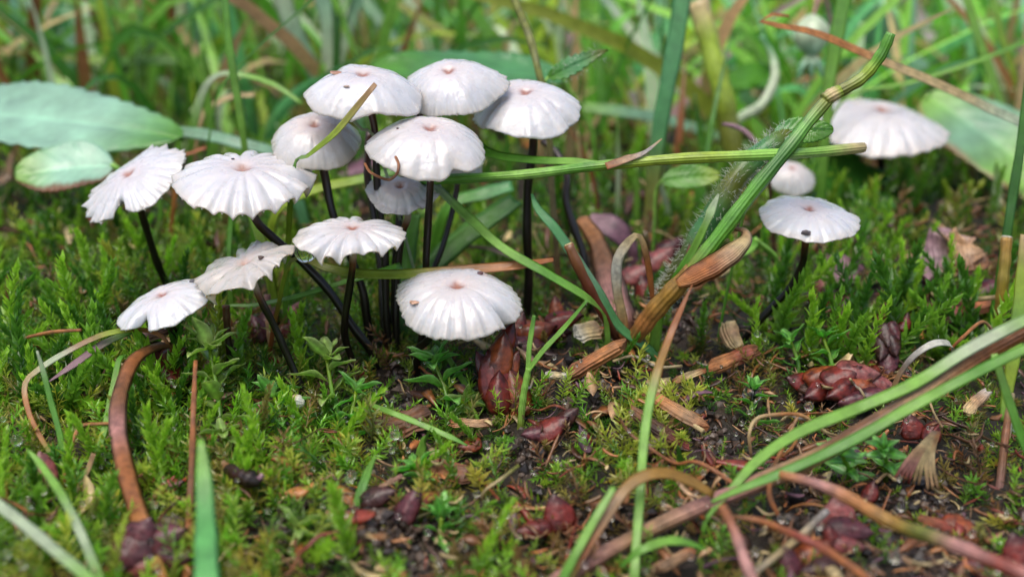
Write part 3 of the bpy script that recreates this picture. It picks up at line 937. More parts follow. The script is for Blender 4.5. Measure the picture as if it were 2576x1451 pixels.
def broad_leaf(label, base, tip, w, hint, cols, stem=None, cat='leaf', name='leaf', group=None, stem_col=('lg', 'g'), stem_w=14, **k):
    b, t = P(*base), P(*tip)
    d = (depth_of(b) + depth_of(t)) / 2
    if stem is None:
        e = b.copy(); e[2] = float(ground_h(b[0], b[1])) - 1; e = e + np.array([unit(b - t)[0] * 2, 2, 0])
        mid = (b + e) / 2 + np.array([unit(b - t)[0] * 3, 0, 1])
        line = np.array([b + (t - b) * .02, mid, e])
    else:
        line = np.vstack([b + (t - b) * .02, trace(stem)])
        line = to_ground(line, 'end')
    root = thing(name, label, cat, line[-1], group)
    V, F, c = lamina(b, t, w * d / FPX, np.asarray(hint, float), cols, **k)
    child(root, 'leaf_blade', V, F, c, 'leaf')
    C = spline(line, 20)
    Vt, Ft, tt, uu = tube(C, stem_w / 2 * d / FPX, 7)
    child(root, 'petiole', Vt, Ft, ramp(list(stem_col), tt), 'stem', uu)
    return root

def hairs(parent, C, R, n, length, seed, col=(.75, .78, .68), droop=0.0):
    r = np.random.default_rng(seed)
    T = tangents(C)
    Vs, Fs, off = [], [], 0
    for _ in range(n):
        k = r.integers(1, len(C) - 1)
        p = C[k] + (C[k - 1] - C[k]) * r.uniform()
        a = r.normal(0, 1, 3); a = unit(a - T[k] * np.dot(a, T[k]))
        rr = R[k] if np.ndim(R) else R
        s = unit(np.cross(a, T[k])) * .026
        q0 = p + a * rr * .9; dirn = unit(a + T[k] * r.normal(0, .5)); L = length * r.uniform(.5, 1.2)
        q1 = q0 + dirn * L * .6; q2 = q0 + dirn * L + r.normal(0, .12, 3) * L
        s2 = np.cross(s, a)
        Vs.append(np.array([q0 + s, q0 - s, q0 + s2, q1 + s * .8, q1 - s * .8, q1 + s2 * .8, q2]))
        Fs.append(np.array([[0, 1, 4], [0, 4, 3], [1, 2, 5], [1, 5, 4], [2, 0, 3], [2, 3, 5], [3, 4, 6], [4, 5, 6], [5, 3, 6]]) + off); off += 7
    V = np.vstack(Vs)
    o = child(parent, 'hair_fuzz', V, np.vstack(Fs), np.repeat(np.array(col)[None], len(V), 0), 'hair')
    o['kind'] = 'stuff'
    return o

# ------------------------------------------------------------------ large leaves behind the caps
broad_leaf('large round grey-green leaf with scalloped edge behind the cleft white cap', (-230, 268, 128), (446, 318, 116), 245, (0, -.42, .9), ['sheen_green', 'sheen_green', 'sheen_green', 'g'], shape='oval', serr=.10, nser=17, seed=1, droop=.10, cup=.05, stem_w=22)
broad_leaf('pale leaf with brown rotted margin below the large round leaf', (285, 412, 113), (32, 432, 111), 165, (0, -.55, .83), ['sheen_green', 'sheen_green', 'lg'], shape='oval', serr=.08, seed=2, droop=.15, edge=('brown', 1, .62))
broad_leaf('dark green leaf lying flat behind the two topmost caps', (1420, 190, 132), (930, 165, 126), 190, (.05, -.3, .95), ['bg', 'bg', 'g'], shape='oval', serr=.10, nser=12, seed=3, droop=.05)
r_ = broad_leaf('narrow toothed leaf with fuzzy edge springing up behind the lone smooth cap', (1376, 196, 103), (1526, 122, 101), 50, (-.35, -.8, .5), ['g', 'bg', 'olive'], shape='lance', serr=.30, nser=9, seed=4, stem=[(1350, 240, 104), (1345, 300, 105)], stem_w=8)
hairs(r_, spline(trace([(1376, 200, 102.5), (1450, 172, 102), (1520, 124, 101)]), 20), .75, 90, .45, 4)
broad_leaf('glossy dark green lobed leaf behind the small specked cap', (2090, 370, 132), (2175, 600, 122), 215, (.1, -.9, .45), ['dg', 'dg', 'dg', 'g'], shape='lobed', serr=.05, seed=5, droop=.18)
broad_leaf('broad pale green leaf with brown underside sloping behind the blurred cap', (2330, 235, 142), (2740, 520, 126), 215, (-.25, -.5, .85), ['lg', 'bl', 'lg', 'yg'], shape='oval', serr=.04, seed=6, edge=('tan', -1, .8))
broad_leaf('small wet oval leaf hanging under the long grass blade', (1665, 452, 113), (1812, 436, 112), 66, (0, -.75, .66), ['g', 'g', 'yg'], shape='oval', serr=.05, seed=7, droop=.2, stem=[(1650, 480, 114), (1646, 560, 115)], stem_w=7)
broad_leaf('small fuzzy leaf crossed by the leaning green stem', (1948, 334, 90.5), (2098, 322, 90), 74, (0, -.7, .7), ['bg', 'g', 'g'], shape='oval', serr=.12, seed=8, stem=[(1935, 350, 91), (1900, 420, 92)], stem_w=8)
broad_leaf('blue-green rounded leaf above the cut tip of the leaning stem', (2160, 180, 168), (2215, 20, 160), 150, (0, -.7, .7), ['sheen_green', 'bl', 'sheen_green'], shape='round', serr=.08, seed=9)
broad_leaf('blue-green leaf tucked under the arching straw', (2120, 200, 172), (2330, 160, 160), 120, (.1, -.6, .8), ['bl', 'bg', 'bl'], shape='oval', serr=.06, seed=10)
broad_leaf('bright green lobed leaf behind the hooked orange tip', (1960, 130, 160), (1840, 60, 156), 95, (0, -.8, .5), ['g', 'lg', 'g'], shape='lobed', serr=.1, seed=11)
broad_leaf('deep green leaf beside the curved pale stem', (1960, 180, 155), (1830, 205, 150), 80, (0, -.7, .6), ['dg', 'g', 'g'], shape='oval', seed=12)
broad_leaf('soft grey-green leaf between the tall grass and the yellow straw', (470, 190, 185), (580, 130, 178), 90, (0, -.7, .7), ['bl', 'bg', 'bl'], shape='oval', serr=.05, seed=13)
broad_leaf('pale blurred leaf beside the dark stipes low in the grass', (690, 430, 150), (840, 470, 140), 90, (0, -.6, .8), ['bg', 'g', 'dg'], shape='oval', seed=14)
broad_leaf('small round moss-green leaf under the leaning stem', (1900, 600, 104), (1840, 640, 101), 50, (0, -.6, .8), ['g', 'lg', 'g'], shape='round', seed=15)

# ------------------------------------------------------------------ grass behind the mushrooms, traced one by one
G_ = [
 ('upright bright green grass blade standing behind the widest cap', [(563, -40, 110), (578, 120, 110), (598, 250, 111), (612, 345, 112)], [18, 20, 20, 17], ['g', 'lg', 'g'], 'end'),
 ('thick pale stem leaning to meet its twin at a fork', [(690, -60, 148), (740, 80, 150), (795, 190, 152), (805, 250, 153)], [46, 46, 40, 34], ['pale', 'bl', 'pale'], 'end'),
 ('second pale stem of the fork, the more upright one', [(800, -60, 150), (828, 60, 151), (830, 150, 152), (808, 240, 153)], [48, 46, 40, 34], ['bl', 'pale', 'pale'], 'end'),
 ('narrow dark green blade close beside the pale fork', [(838, -40, 146), (848, 60, 147), (846, 200, 149)], [24, 22, 20], ['dg', 'dg'], 'end'),
 ('pale flat blade spreading away from the pale fork', [(915, -40, 158), (885, 50, 159), (862, 150, 160)], [34, 32, 16], ['bl', 'pale', 'lg'], 'end'),
 ('blue-green blade slanting down towards the topmost caps', [(880, -50, 170), (960, 60, 168), (1040, 190, 165)], [34, 32, 26], ['bg', 'bl', 'bg'], 'end'),
 ('short grey-green blade rising beside the slanting blue one', [(1170, 90, 178), (1100, 140, 176), (1050, 210, 174)], [36, 30, 16], ['bg', 'bl', 'bg'], 'end'),
 ('long horizontal green blade with a straw-coloured tip over the large leaf', [(-60, 130, 165), (110, 140, 165), (300, 158, 165), (430, 152, 165), (520, 160, 168)], [26, 26, 30, 28, 20], ['tan', 'yg', 'g', 'lg', 'tan'], 'end'),
 ('golden dried blade leaning behind the upright green blade', [(330, -60, 190), (410, 40, 190), (480, 120, 190), (505, 170, 190)], [24, 26, 32, 22], ['orange', 'ochre', 'straw', 'straw'], 'end'),
 ('arching pale grass blade looping over behind the domed caps', [(760, 262, 118), (690, 215, 119), (620, 192, 120), (555, 188, 121), (515, 225, 122), (492, 300, 123), (480, 385, 124)], [14, 18, 18, 16, 22, 20, 14], ['lg', 'lg', 'pale', 'lg', 'lg', 'yg'], 'end'),
 ('hair-thin dark blade slanting across the blurred grass', [(800, -10, 112), (700, 75, 112), (610, 160, 113), (545, 250, 113)], [6, 7, 7, 5], ['dg', 'g', 'dg'], 'end'),
 ('flat blue-green blade sloping down from the large leaf', [(430, 330, 122), (520, 342, 121), (600, 362, 120), (700, 395, 120)], [28, 34, 34, 30], ['bl', 'bl', 'bg'], 'end'),
 ('tan curved blade under the arch of pale grass', [(640, 240, 130), (575, 248, 131), (510, 290, 131), (490, 370, 131)], [16, 18, 18, 14], ['straw', 'straw', 'tan', 'lg'], 'end'),
 ('grey-green grass blade reaching up behind the lone smooth cap', [(1440, 80, 182), (1450, 200, 181), (1470, 360, 180), (1480, 450, 180)], [34, 32, 28, 24], ['mauve', 'tan', 'tan', 'olive'], 'end'),
 ('white-ribbed blade slanting through the blurred grass', [(1490, -40, 172), (1580, 70, 170), (1680, 190, 168), (1720, 250, 168)], [22, 26, 28, 22], ['bl', 'pale', 'pale', 'straw'], 'end'),
 ('broad grey-green blade rising tall in front of the blurred grass', [(1726, -60, 118), (1698, 120, 118), (1664, 300, 119), (1645, 440, 120), (1632, 590, 121)], [46, 46, 40, 38, 34], ['bg', 'bg', 'bg', 'olive', 'mauve'], 'end'),
 ('pale blue blade crossing behind the grey-green one', [(1440, 268, 150), (1580, 285, 150), (1700, 310, 151), (1880, 372, 152)], [26, 32, 30, 24], ['lg', 'bl', 'bl', 'lg'], 'end'),
 ('wide bright green blade above the joint of the leaning stem', [(2135, -60, 118), (2108, 80, 118), (2085, 220, 119), (2078, 330, 120)], [40, 40, 30, 24], ['g', 'lg', 'g'], 'end'),
 ('light green blade in the corner, the more slanting of two', [(2420, -40, 138), (2460, 90, 138), (2515, 260, 139), (2545, 380, 140)], [20, 22, 22, 18], ['lg', 'lg', 'g'], 'end'),
 ('light green blade in the corner, the thinner of two', [(2490, -40, 142), (2520, 90, 142), (2560, 230, 143)], [16, 18, 16], ['lg', 'yg', 'lg'], 'end'),
 ('thin green blade rising from behind the blurred cap towards the corner', [(2640, 80, 128), (2478, 148, 127), (2294, 208, 126), (2125, 250, 126)], [16, 15, 12, 8], ['g', 'lg', 'lg', 'g'], 'end'),
 ('upright dark blade above the ochre stub', [(2600, 90, 97), (2570, 350, 97), (2548, 490, 97), (2531, 602, 97)], [18, 22, 24, 22], ['g', 'dg', 'g'], 'end'),
 ('mauve dried blade leaning behind the corner grass', [(2260, -50, 205), (2320, 60, 203), (2375, 150, 200)], [34, 36, 28], ['mauve', 'grey', 'mauve'], 'end'),
 ('green blade leaning across the gap between the lone cap and the grey-green blade', [(1400, -40, 190), (1490, 180, 186), (1560, 330, 182), (1580, 430, 180)], [22, 22, 20, 16], ['g', 'g', 'olive'], 'end'),
 ('upright green blade rising from the moss beyond the black bent stipe', [(1498, 40, 160), (1510, 200, 160), (1520, 340, 161)], [24, 26, 24], ['lg', 'g', 'g'], 'end'),
 ('bright flat blade lying across the top of the blurred grass', [(1280, 30, 200), (1400, 40, 200), (1540, 55, 202)], [30, 40, 24], ['lg', 'g', 'g'], 'end'),
 ('wide dark green blade slanting behind the black stipes', [(1300, 505, 107), (1200, 575, 105), (1110, 650, 104), (1050, 730, 103)], [52, 60, 58, 46], ['dg', 'g', 'dg', 'dg'], 'end'),
 ('upright green blade wedged between the black stipes', [(1048, 540, 100), (1030, 620, 99), (1018, 720, 98), (1010, 850, 98)], [26, 42, 40, 30], ['g', 'g', 'dg'], 'end'),
 ('light green blade dropping out from under the widest cap', [(625, 500, 97), (645, 570, 97), (668, 640, 97)], [24, 26, 24], ['lg', 'yg', 'lg'], 'end'),
 ('thin upright blade below the widest cap', [(588, 500, 100), (580, 570, 100), (576, 660, 100)], [12, 13, 12], ['g', 'lg'], 'end'),
 ('green blade passing under the round domed cap', [(1000, 430, 108), (900, 455, 108), (790, 480, 108), (700, 530, 109)], [30, 30, 28, 20], ['g', 'yg', 'yg', 'g'], 'end'),
 ('dark green blade crossing low behind the black stipes', [(1290, 470, 112), (1220, 490, 112), (1130, 520, 112)], [40, 44, 30], ['bg', 'g', 'dg'], 'end'),
 ('straw blade standing behind the grey-green leaf stalk', [(1590, 230, 165), (1610, 330, 165), (1620, 430, 165)], [22, 24, 20], ['grey', 'straw', 'tan'], 'end'),
 ('yellow-green blade in the upper corner above the large leaf', [(-60, 60, 210), (20, 40, 208), (80, -30, 205)], [60, 56, 40], ['ochre', 'yg', 'olive'], 'start'),
 ('pale slanting blade over the large round leaf', [(30, -40, 190), (120, 60, 190), (210, 160, 190)], [34, 40, 34], ['bl', 'bl', 'bg'], 'end'),
 ('green blade slanting down behind the horizontal one', [(150, 30, 185), (260, 90, 185), (340, 20, 183)], [30, 34, 28], ['lg', 'bg', 'lg'], 'start'),
 ('rust-brown blade tip showing between the widest cap and its neighbour', [(520, 372, 112), (485, 385, 112), (455, 408, 113)], [12, 14, 12], ['rust', 'orange', 'rust'], 'end'),
]
for lb, pts, w, cols, root in G_:
    blade(lb, pts, w, cols, root=root, tip=None, twist=.5)
blade('grass blade lying over the bruised dome, its tip browned', [(946, 212, 82.5), (905, 262, 83), (845, 335, 84), (778, 392, 86), (740, 430, 89)], [14, 18, 19, 17, 15], ['tan', 'yg', 'g', 'yg', 'lg', 'g'], root='end', fold=.35)
blade('thin whitish grass tip beside the dark stipe of the bruised dome', [(882, 298, 90), (912, 328, 90), (945, 358, 91)], [8, 9, 8], ['pale', 'pale', 'lg'], root='end')
# the long level blade with its second leaf and dry wisp
lb_ = thing('cut_grass_shoot', 'long level green grass stem cut off square beside the blurred cap', 'grass stem', P(1100, 452, 89) * np.array([1, 1, 0]))
stalk('', [(1060, 455, 93), (1100, 452, 92), (1300, 441, 90), (1500, 418, 88), (1700, 400, 87), (1900, 391, 87), (2040, 384, 88), (2172, 371, 90)], [24, 26, 25, 26, 28, 30, 27, 27], ['g', 'g', 'lg', 'g', 'yg', 'yg', 'lg', 'lg', 'straw'], parent=lb_, name='stem', mat='stem')
blade('', [(1190, 350, 94), (1235, 388, 93), (1340, 404, 91), (1450, 408, 89), (1530, 416, 88)], [24, 26, 24, 22, 16], ['g', 'g', 'g', 'lg', 'lg'], parent=lb_, name='leaf_blade')
blade('', [(1525, 420, 87), (1575, 402, 87), (1620, 385, 87), (1665, 350, 88)], [22, 22, 12, 4], ['rust', 'tan', 'grey', 'straw'], mat='dry', parent=lb_, name='dry_tip')
stalk('', [(1060, 455, 93), (1020, 470, 97), (1000, 540, 104), (990, 640, 110)], [22, 20, 20, 20], ['g', 'g', 'olive'], parent=lb_, name='lower_stem', mat='stem')
blade('pale green blade sloping from the domed cap down to the cut brown stalk', [(1085, 462, 93), (1108, 482, 92), (1175, 545, 90), (1265, 625, 88), (1380, 692, 87), (1478, 752, 87), (1520, 800, 90)], [18, 22, 26, 25, 25, 20, 14], ['pale', 'lg', 'lg', 'g', 'lg', 'lg', 'g'], root='end', fold=.35)
blade('olive blade with rust ends passing behind the pale-topped stipe', [(735, 655, 90), (815, 672, 89), (900, 690, 88.5), (1050, 690, 88), (1200, 678, 88), (1310, 668, 88), (1392, 654, 87)], [12, 26, 28, 30, 30, 26, 12], ['rust', 'rust', 'yg', 'olive', 'yg', 'yg', 'tan', 'orange', 'rust'], root='start', fold=.3)
blade('narrow dark green blade sloping up under the olive blade', [(560, 775, 93), (640, 768, 92.5), (740, 748, 92), (850, 715, 92), (940, 690, 92.5), (1010, 672, 94)], [7, 12, 14, 14, 20, 26], ['g', 'lg', 'g', 'g', 'g'], root='start')
blade('narrow blade with a pale cut tip beside the fuzzy stem', [(1808, 488, 88), (1790, 530, 88), (1778, 560, 88), (1745, 630, 89), (1705, 700, 90), (1665, 775, 92)], [5, 26, 18, 22, 26, 28], ['pale', 'lg', 'g', 'g', 'lg', 'g'], root='end', fold=.5)
blade('blue-green grass blade running behind the cut brown stalk', [(1338, 488, 91), (1352, 525, 90.5), (1395, 575, 90), (1440, 640, 90), (1500, 730, 91), (1560, 825, 92), (1640, 885, 93)], [6, 20, 27, 28, 28, 24, 22], ['bg', 'bg', 'bl', 'bg', 'bg', 'g'], root='end', fold=.3)
ck = thing('cut_stalk', 'red-brown woody stalk cut square at the top, leaning by the blue-green blade', 'stalk', P(1555, 860, .5))
stalk('', [(1430, 615, 88), (1455, 670, 88.5), (1490, 740, 89.5), (1530, 815, 91), (1560, 868, 94), (1570, 885, 97)], [27, 28, 27, 24, 18, 14], ['brown', (.11, .025, .014), (.06, .015, .01), (.03, .012, .01)], parent=ck, name='bark', mat='stipe')
stalk('', [(1429, 612.5, 88), (1430.5, 616, 88)], [19, 22], ['straw', 'straw'], parent=ck, name='cut_face', n=4)
stalk('slim black capless stipe standing under the two touching caps', [(568, 768, 89), (572, 830, 89.5), (578, 900, 90), (576, 985, 90.5)], [20, 18, 18, 18], [(.16, .06, .03), (.02, .009, .007), (.01, .006, .005)], cat='stipe', name='stipe', mat='stipe', root='end')
stalk('bent black stipe without a cap behind the long level blade', [(1365, 355, 108), (1400, 385, 107), (1426, 440, 106), (1424, 505, 106), (1445, 575, 106), (1468, 640, 106), (1480, 720, 106)], [16, 20, 19, 20, 22, 20, 18], [(.03, .015, .01), 'black', 'black'], cat='stipe', name='stipe', mat='stipe', root='end')
stalk('thick black stipe at the middle of the tuft', [(930, 330, 97), (925, 440, 97), (945, 560, 97), (962, 700, 97), (965, 800, 97), (980, 900, 97)], [20, 20, 22, 24, 22, 20], [(.05, .018, .01), 'black', 'black'], cat='stipe', name='stipe', mat='stipe', root='end')
stalk('short black stipe leaning against the others at the foot of the tuft', [(1010, 690, 99), (985, 790, 99), (945, 870, 98.5)], [18, 19, 20], ['black', 'black'], cat='stipe', name='stipe', mat='stipe', root='end')
stalk('thick green stem cut off at the top behind the leaning stem', [(1756, 6, 132), (1785, 110, 132), (1812, 215, 132), (1832, 310, 133), (1850, 420, 134)], [58, 52, 54, 56, 52], ['straw', 'yg', 'yg', 'olive', 'olive', 'yg'], cat='stem', name='cut_plant', mat='stem', root='end')
stalk('greyish rough stem ending behind the lone smooth cap', [(1276, -40, 106), (1310, 40, 105), (1338, 110, 104), (1358, 190, 103), (1375, 270, 103)], [18, 20, 21, 19, 17], ['olive', 'olive', (.20, .17, .08), 'brown'], cat='stem', name='rough_plant', mat='dry', root='end', jit=.05)
stalk('curved pale green stem hooking down beside the thick cut stem', [(1912, 90, 145), (1942, 140, 145), (1948, 200, 144), (1915, 265, 143), (1848, 310, 142)], [12, 18, 24, 26, 26], ['bg', 'pale', 'pale', 'lg', 'bg'], cat='stem', name='hooked_plant', mat='stem', root='end')
stalk('dark brown withered stalk end curling by the fuzzy stem', [(1818, 312, 112), (1848, 318, 111), (1880, 335, 110), (1906, 368, 109), (1930, 420, 110)], [8, 14, 13, 12, 10], ['mauve', 'dbrown', 'dbrown'], cat='stalk', name='withered_stalk', root='end')
blade('long orange and straw dry blade arching from a hooked tip down to the corner', [(1985, 42, 104), (1935, 38, 104), (1912, 52, 104), (1950, 65, 104), (2050, 85, 105), (2180, 140, 107), (2340, 206, 109), (2480, 272, 111), (2600, 345, 113)], [8, 12, 12, 16, 22, 26, 28, 30, 26], ['orange', 'orange', 'orange', 'straw', 'straw', 'pale', 'pale', 'straw', 'orange'], mat='dry', root='end', cat='dry blade', name='dry_grass_shoot')
og = thing('ochre_stub', 'ochre cut stem stub standing among moss by the red wood chip', 'stem', P(2510, 850, .3))
stalk('', [(2532, 598, 94), (2528, 660, 94), (2520, 740, 94.5), (2510, 850, 97)], [28, 28, 30, 28], ['ochre', (.26, .20, .03), 'ochre', 'brown'], parent=og, name='stem', mat='stem')
stalk('', [(2533, 594, 94), (2532, 600, 94)], [24, 28], ['white', 'straw'], parent=og, name='cut_face', n=4)

# the leaning plant: stem, joint, sheath, dried leaf; and the fuzzy stem behind it
ls = thing('leaning_plant', 'leaning green stem with a pale joint and a dried leaf at its base', 'plant', P(1580, 890, 0))
stalk('', [(2085, 248, 88), (2040, 300, 87.5), (1990, 365, 87), (1900, 475, 87), (1800, 605, 87.5), (1725, 700, 88.5), (1665, 765, 90)], [34, 33, 36, 38, 40, 40, 36], ['olive', 'g', 'dg', 'g', 'g', 'olive', 'yg'], parent=ls, name='stem', mat='stem', ns=12)
stalk('', [(2241, 84, 87), (2215, 140, 87.5), (2170, 195, 88), (2110, 232, 88), (2080, 250, 88)], [27, 30, 32, 32, 30], ['g', 'g', 'yg', 'olive', 'olive'], parent=ls, name='upper_stem', mat='stem', ns=12)
stalk('', [(2112, 230, 87.9), (2092, 240, 87.8), (2074, 252, 87.8)], [34, 38, 34], ['yg', 'straw', 'olive'], parent=ls, name='joint', mat='stem', ns=12, n=10)
stalk('', [(1742, 680, 88), (1690, 735, 89), (1640, 790, 90.5), (1600, 845, 93), (1570, 890, 97)], [44, 50, 50, 44, 30], ['ochre', 'ochre', 'orange', 'ochre', 'brown'], parent=ls, name='sheath', mat='dry', ns=12)
blade('', [(1702, 712, 87), (1745, 690, 86.5), (1800, 660, 86), (1850, 625, 86), (1876, 598, 86.5), (1872, 578, 87.5), (1842, 574, 88.5)], [30, 62, 66, 56, 34, 18, 10], ['orange', 'rust', 'rust', 'tan', 'straw', 'tan', 'rust'], mat='dry', parent=ls, name='dried_leaf', fold=-.35)
blade('', [(1735, 660, 90), (1760, 600, 90.5), (1795, 572, 91), (1840, 572, 90.5)], [30, 40, 26, 12], ['brown', 'brown', 'rust', 'orange'], mat='dry', parent=ls, name='torn_leaf', fold=.3)
fz = thing('fuzzy_plant', 'hairy grey-green stem running close behind the leaning stem', 'stem', P(1640, 800, 0))
_fp = [(1985, 335, 91), (1935, 370, 90.5), (1872, 425, 90), (1812, 512, 90), (1752, 612, 91), (1705, 690, 92.5), (1650, 780, 96)]
stalk('', _fp, [34, 56, 60, 58, 60, 54, 36], ['olive', 'bg', 'olive', 'bg', (.13, .17, .06), 'olive', 'brown'], parent=fz, name='stem', mat='leaf', ns=14)
hairs(fz, spline(trace(_fp), 40), .98, 1000, .75, 71)
blade('bent straw folded over like a hook by the leaning stem', [(1565, 800, 93), (1552, 730, 92), (1553, 660, 91), (1575, 618, 90.5), (1603, 592, 90.5), (1620, 622, 91), (1634, 690, 92), (1642, 760, 93)], [26, 24, 28, 26, 14, 18, 16, 12], ['orange', 'orange', 'straw', 'white', 'straw', 'rust', 'rust'], mat='dry', root='start', cat='straw', name='bent_straw', fold=.3)
blade('broad brown dead leaf stalk standing behind the cut brown stalk', [(1462, 545, 108), (1500, 600, 106), (1530, 690, 103), (1560, 790, 100)], [40, 48, 74, 80], ['orange', 'brown', 'pink', 'brown'], mat='dry', root='end', cat='dead leaf', name='dead_leaf_stalk', fold=-.4)
blade('mauve dead leaf lying behind the hooked straw', [(1480, 560, 116), (1540, 575, 115), (1580, 620, 115)], [50, 70, 40], ['mauve', 'purple', 'purple'], mat='dry', root='end', cat='dead leaf', name='dead_leaf')

# brown crumpled leaf by the ochre stub
for lb, b, t, w, hint, cs, sd in [
    ('crumpled brown dead leaf lying beyond the upright moss', (2290, 670, 108), (2480, 640, 104), 130, (.2, -.6, .8), ['purple', 'mauve', 'tan', 'brown'], 31),
    ('folded brown dead leaf corner standing up beside the crumpled one', (2430, 690, 104), (2385, 555, 107), 95, (.3, -.9, .3), ['brown', 'tan', 'mauve'], 32),
    ('dark purple dead leaf half buried under the small specked cap', (2070, 700, 106), (2170, 660, 105), 75, (0, -.6, .8), ['purple', 'mauve', 'purple'], 33)]:
    V, F, c = lamina(P(*b), P(*t), w * b[2] / FPX, np.array(hint), cs, shape='lobed', serr=.2, nser=6, seed=sd, droop=.5, cup=.5)
    solo('dead_leaf', lb, 'dead leaf', V, F, c, 'dry', V[:, 0] * .5)

# pale hanging seed pod
sp_ = thing('seed_pod', 'blurred pale green seed pod on a pinkish stalk above the arching straw', 'seed pod', P(2075, 190, 141))
Cp = spline(trace([(2040, 40, 136), (2041, 75, 136), (2043, 110, 136), (2046, 140, 136)]), 16)
tt_ = np.linspace(0, 1, 16)
V, F, t, u = tube(Cp, 2.2 * np.sin(np.pi * np.clip(tt_ * .92 + .05, 0, 1)) ** .7 + .05, 14); child(sp_, 'pod', V, F, ramp(['pale', 'pale', 'bl'], t), 'stem', u)
for dx in (-38, 0, 32):
    blade('', [(2042, 135, 136), (2042 + dx * .6, 165, 135.5), (2042 + dx, 205, 136)], [16, 18, 5], ['pale', 'bl', 'bg'], parent=sp_, name='sepal')
stalk('', [(2044, 45, 136), (2068, -20, 138), (2090, 60, 140), (2085, 150, 141), (2075, 300, 143)], 10, ['pink', 'mauve', 'olive'], parent=sp_, name='stalk')

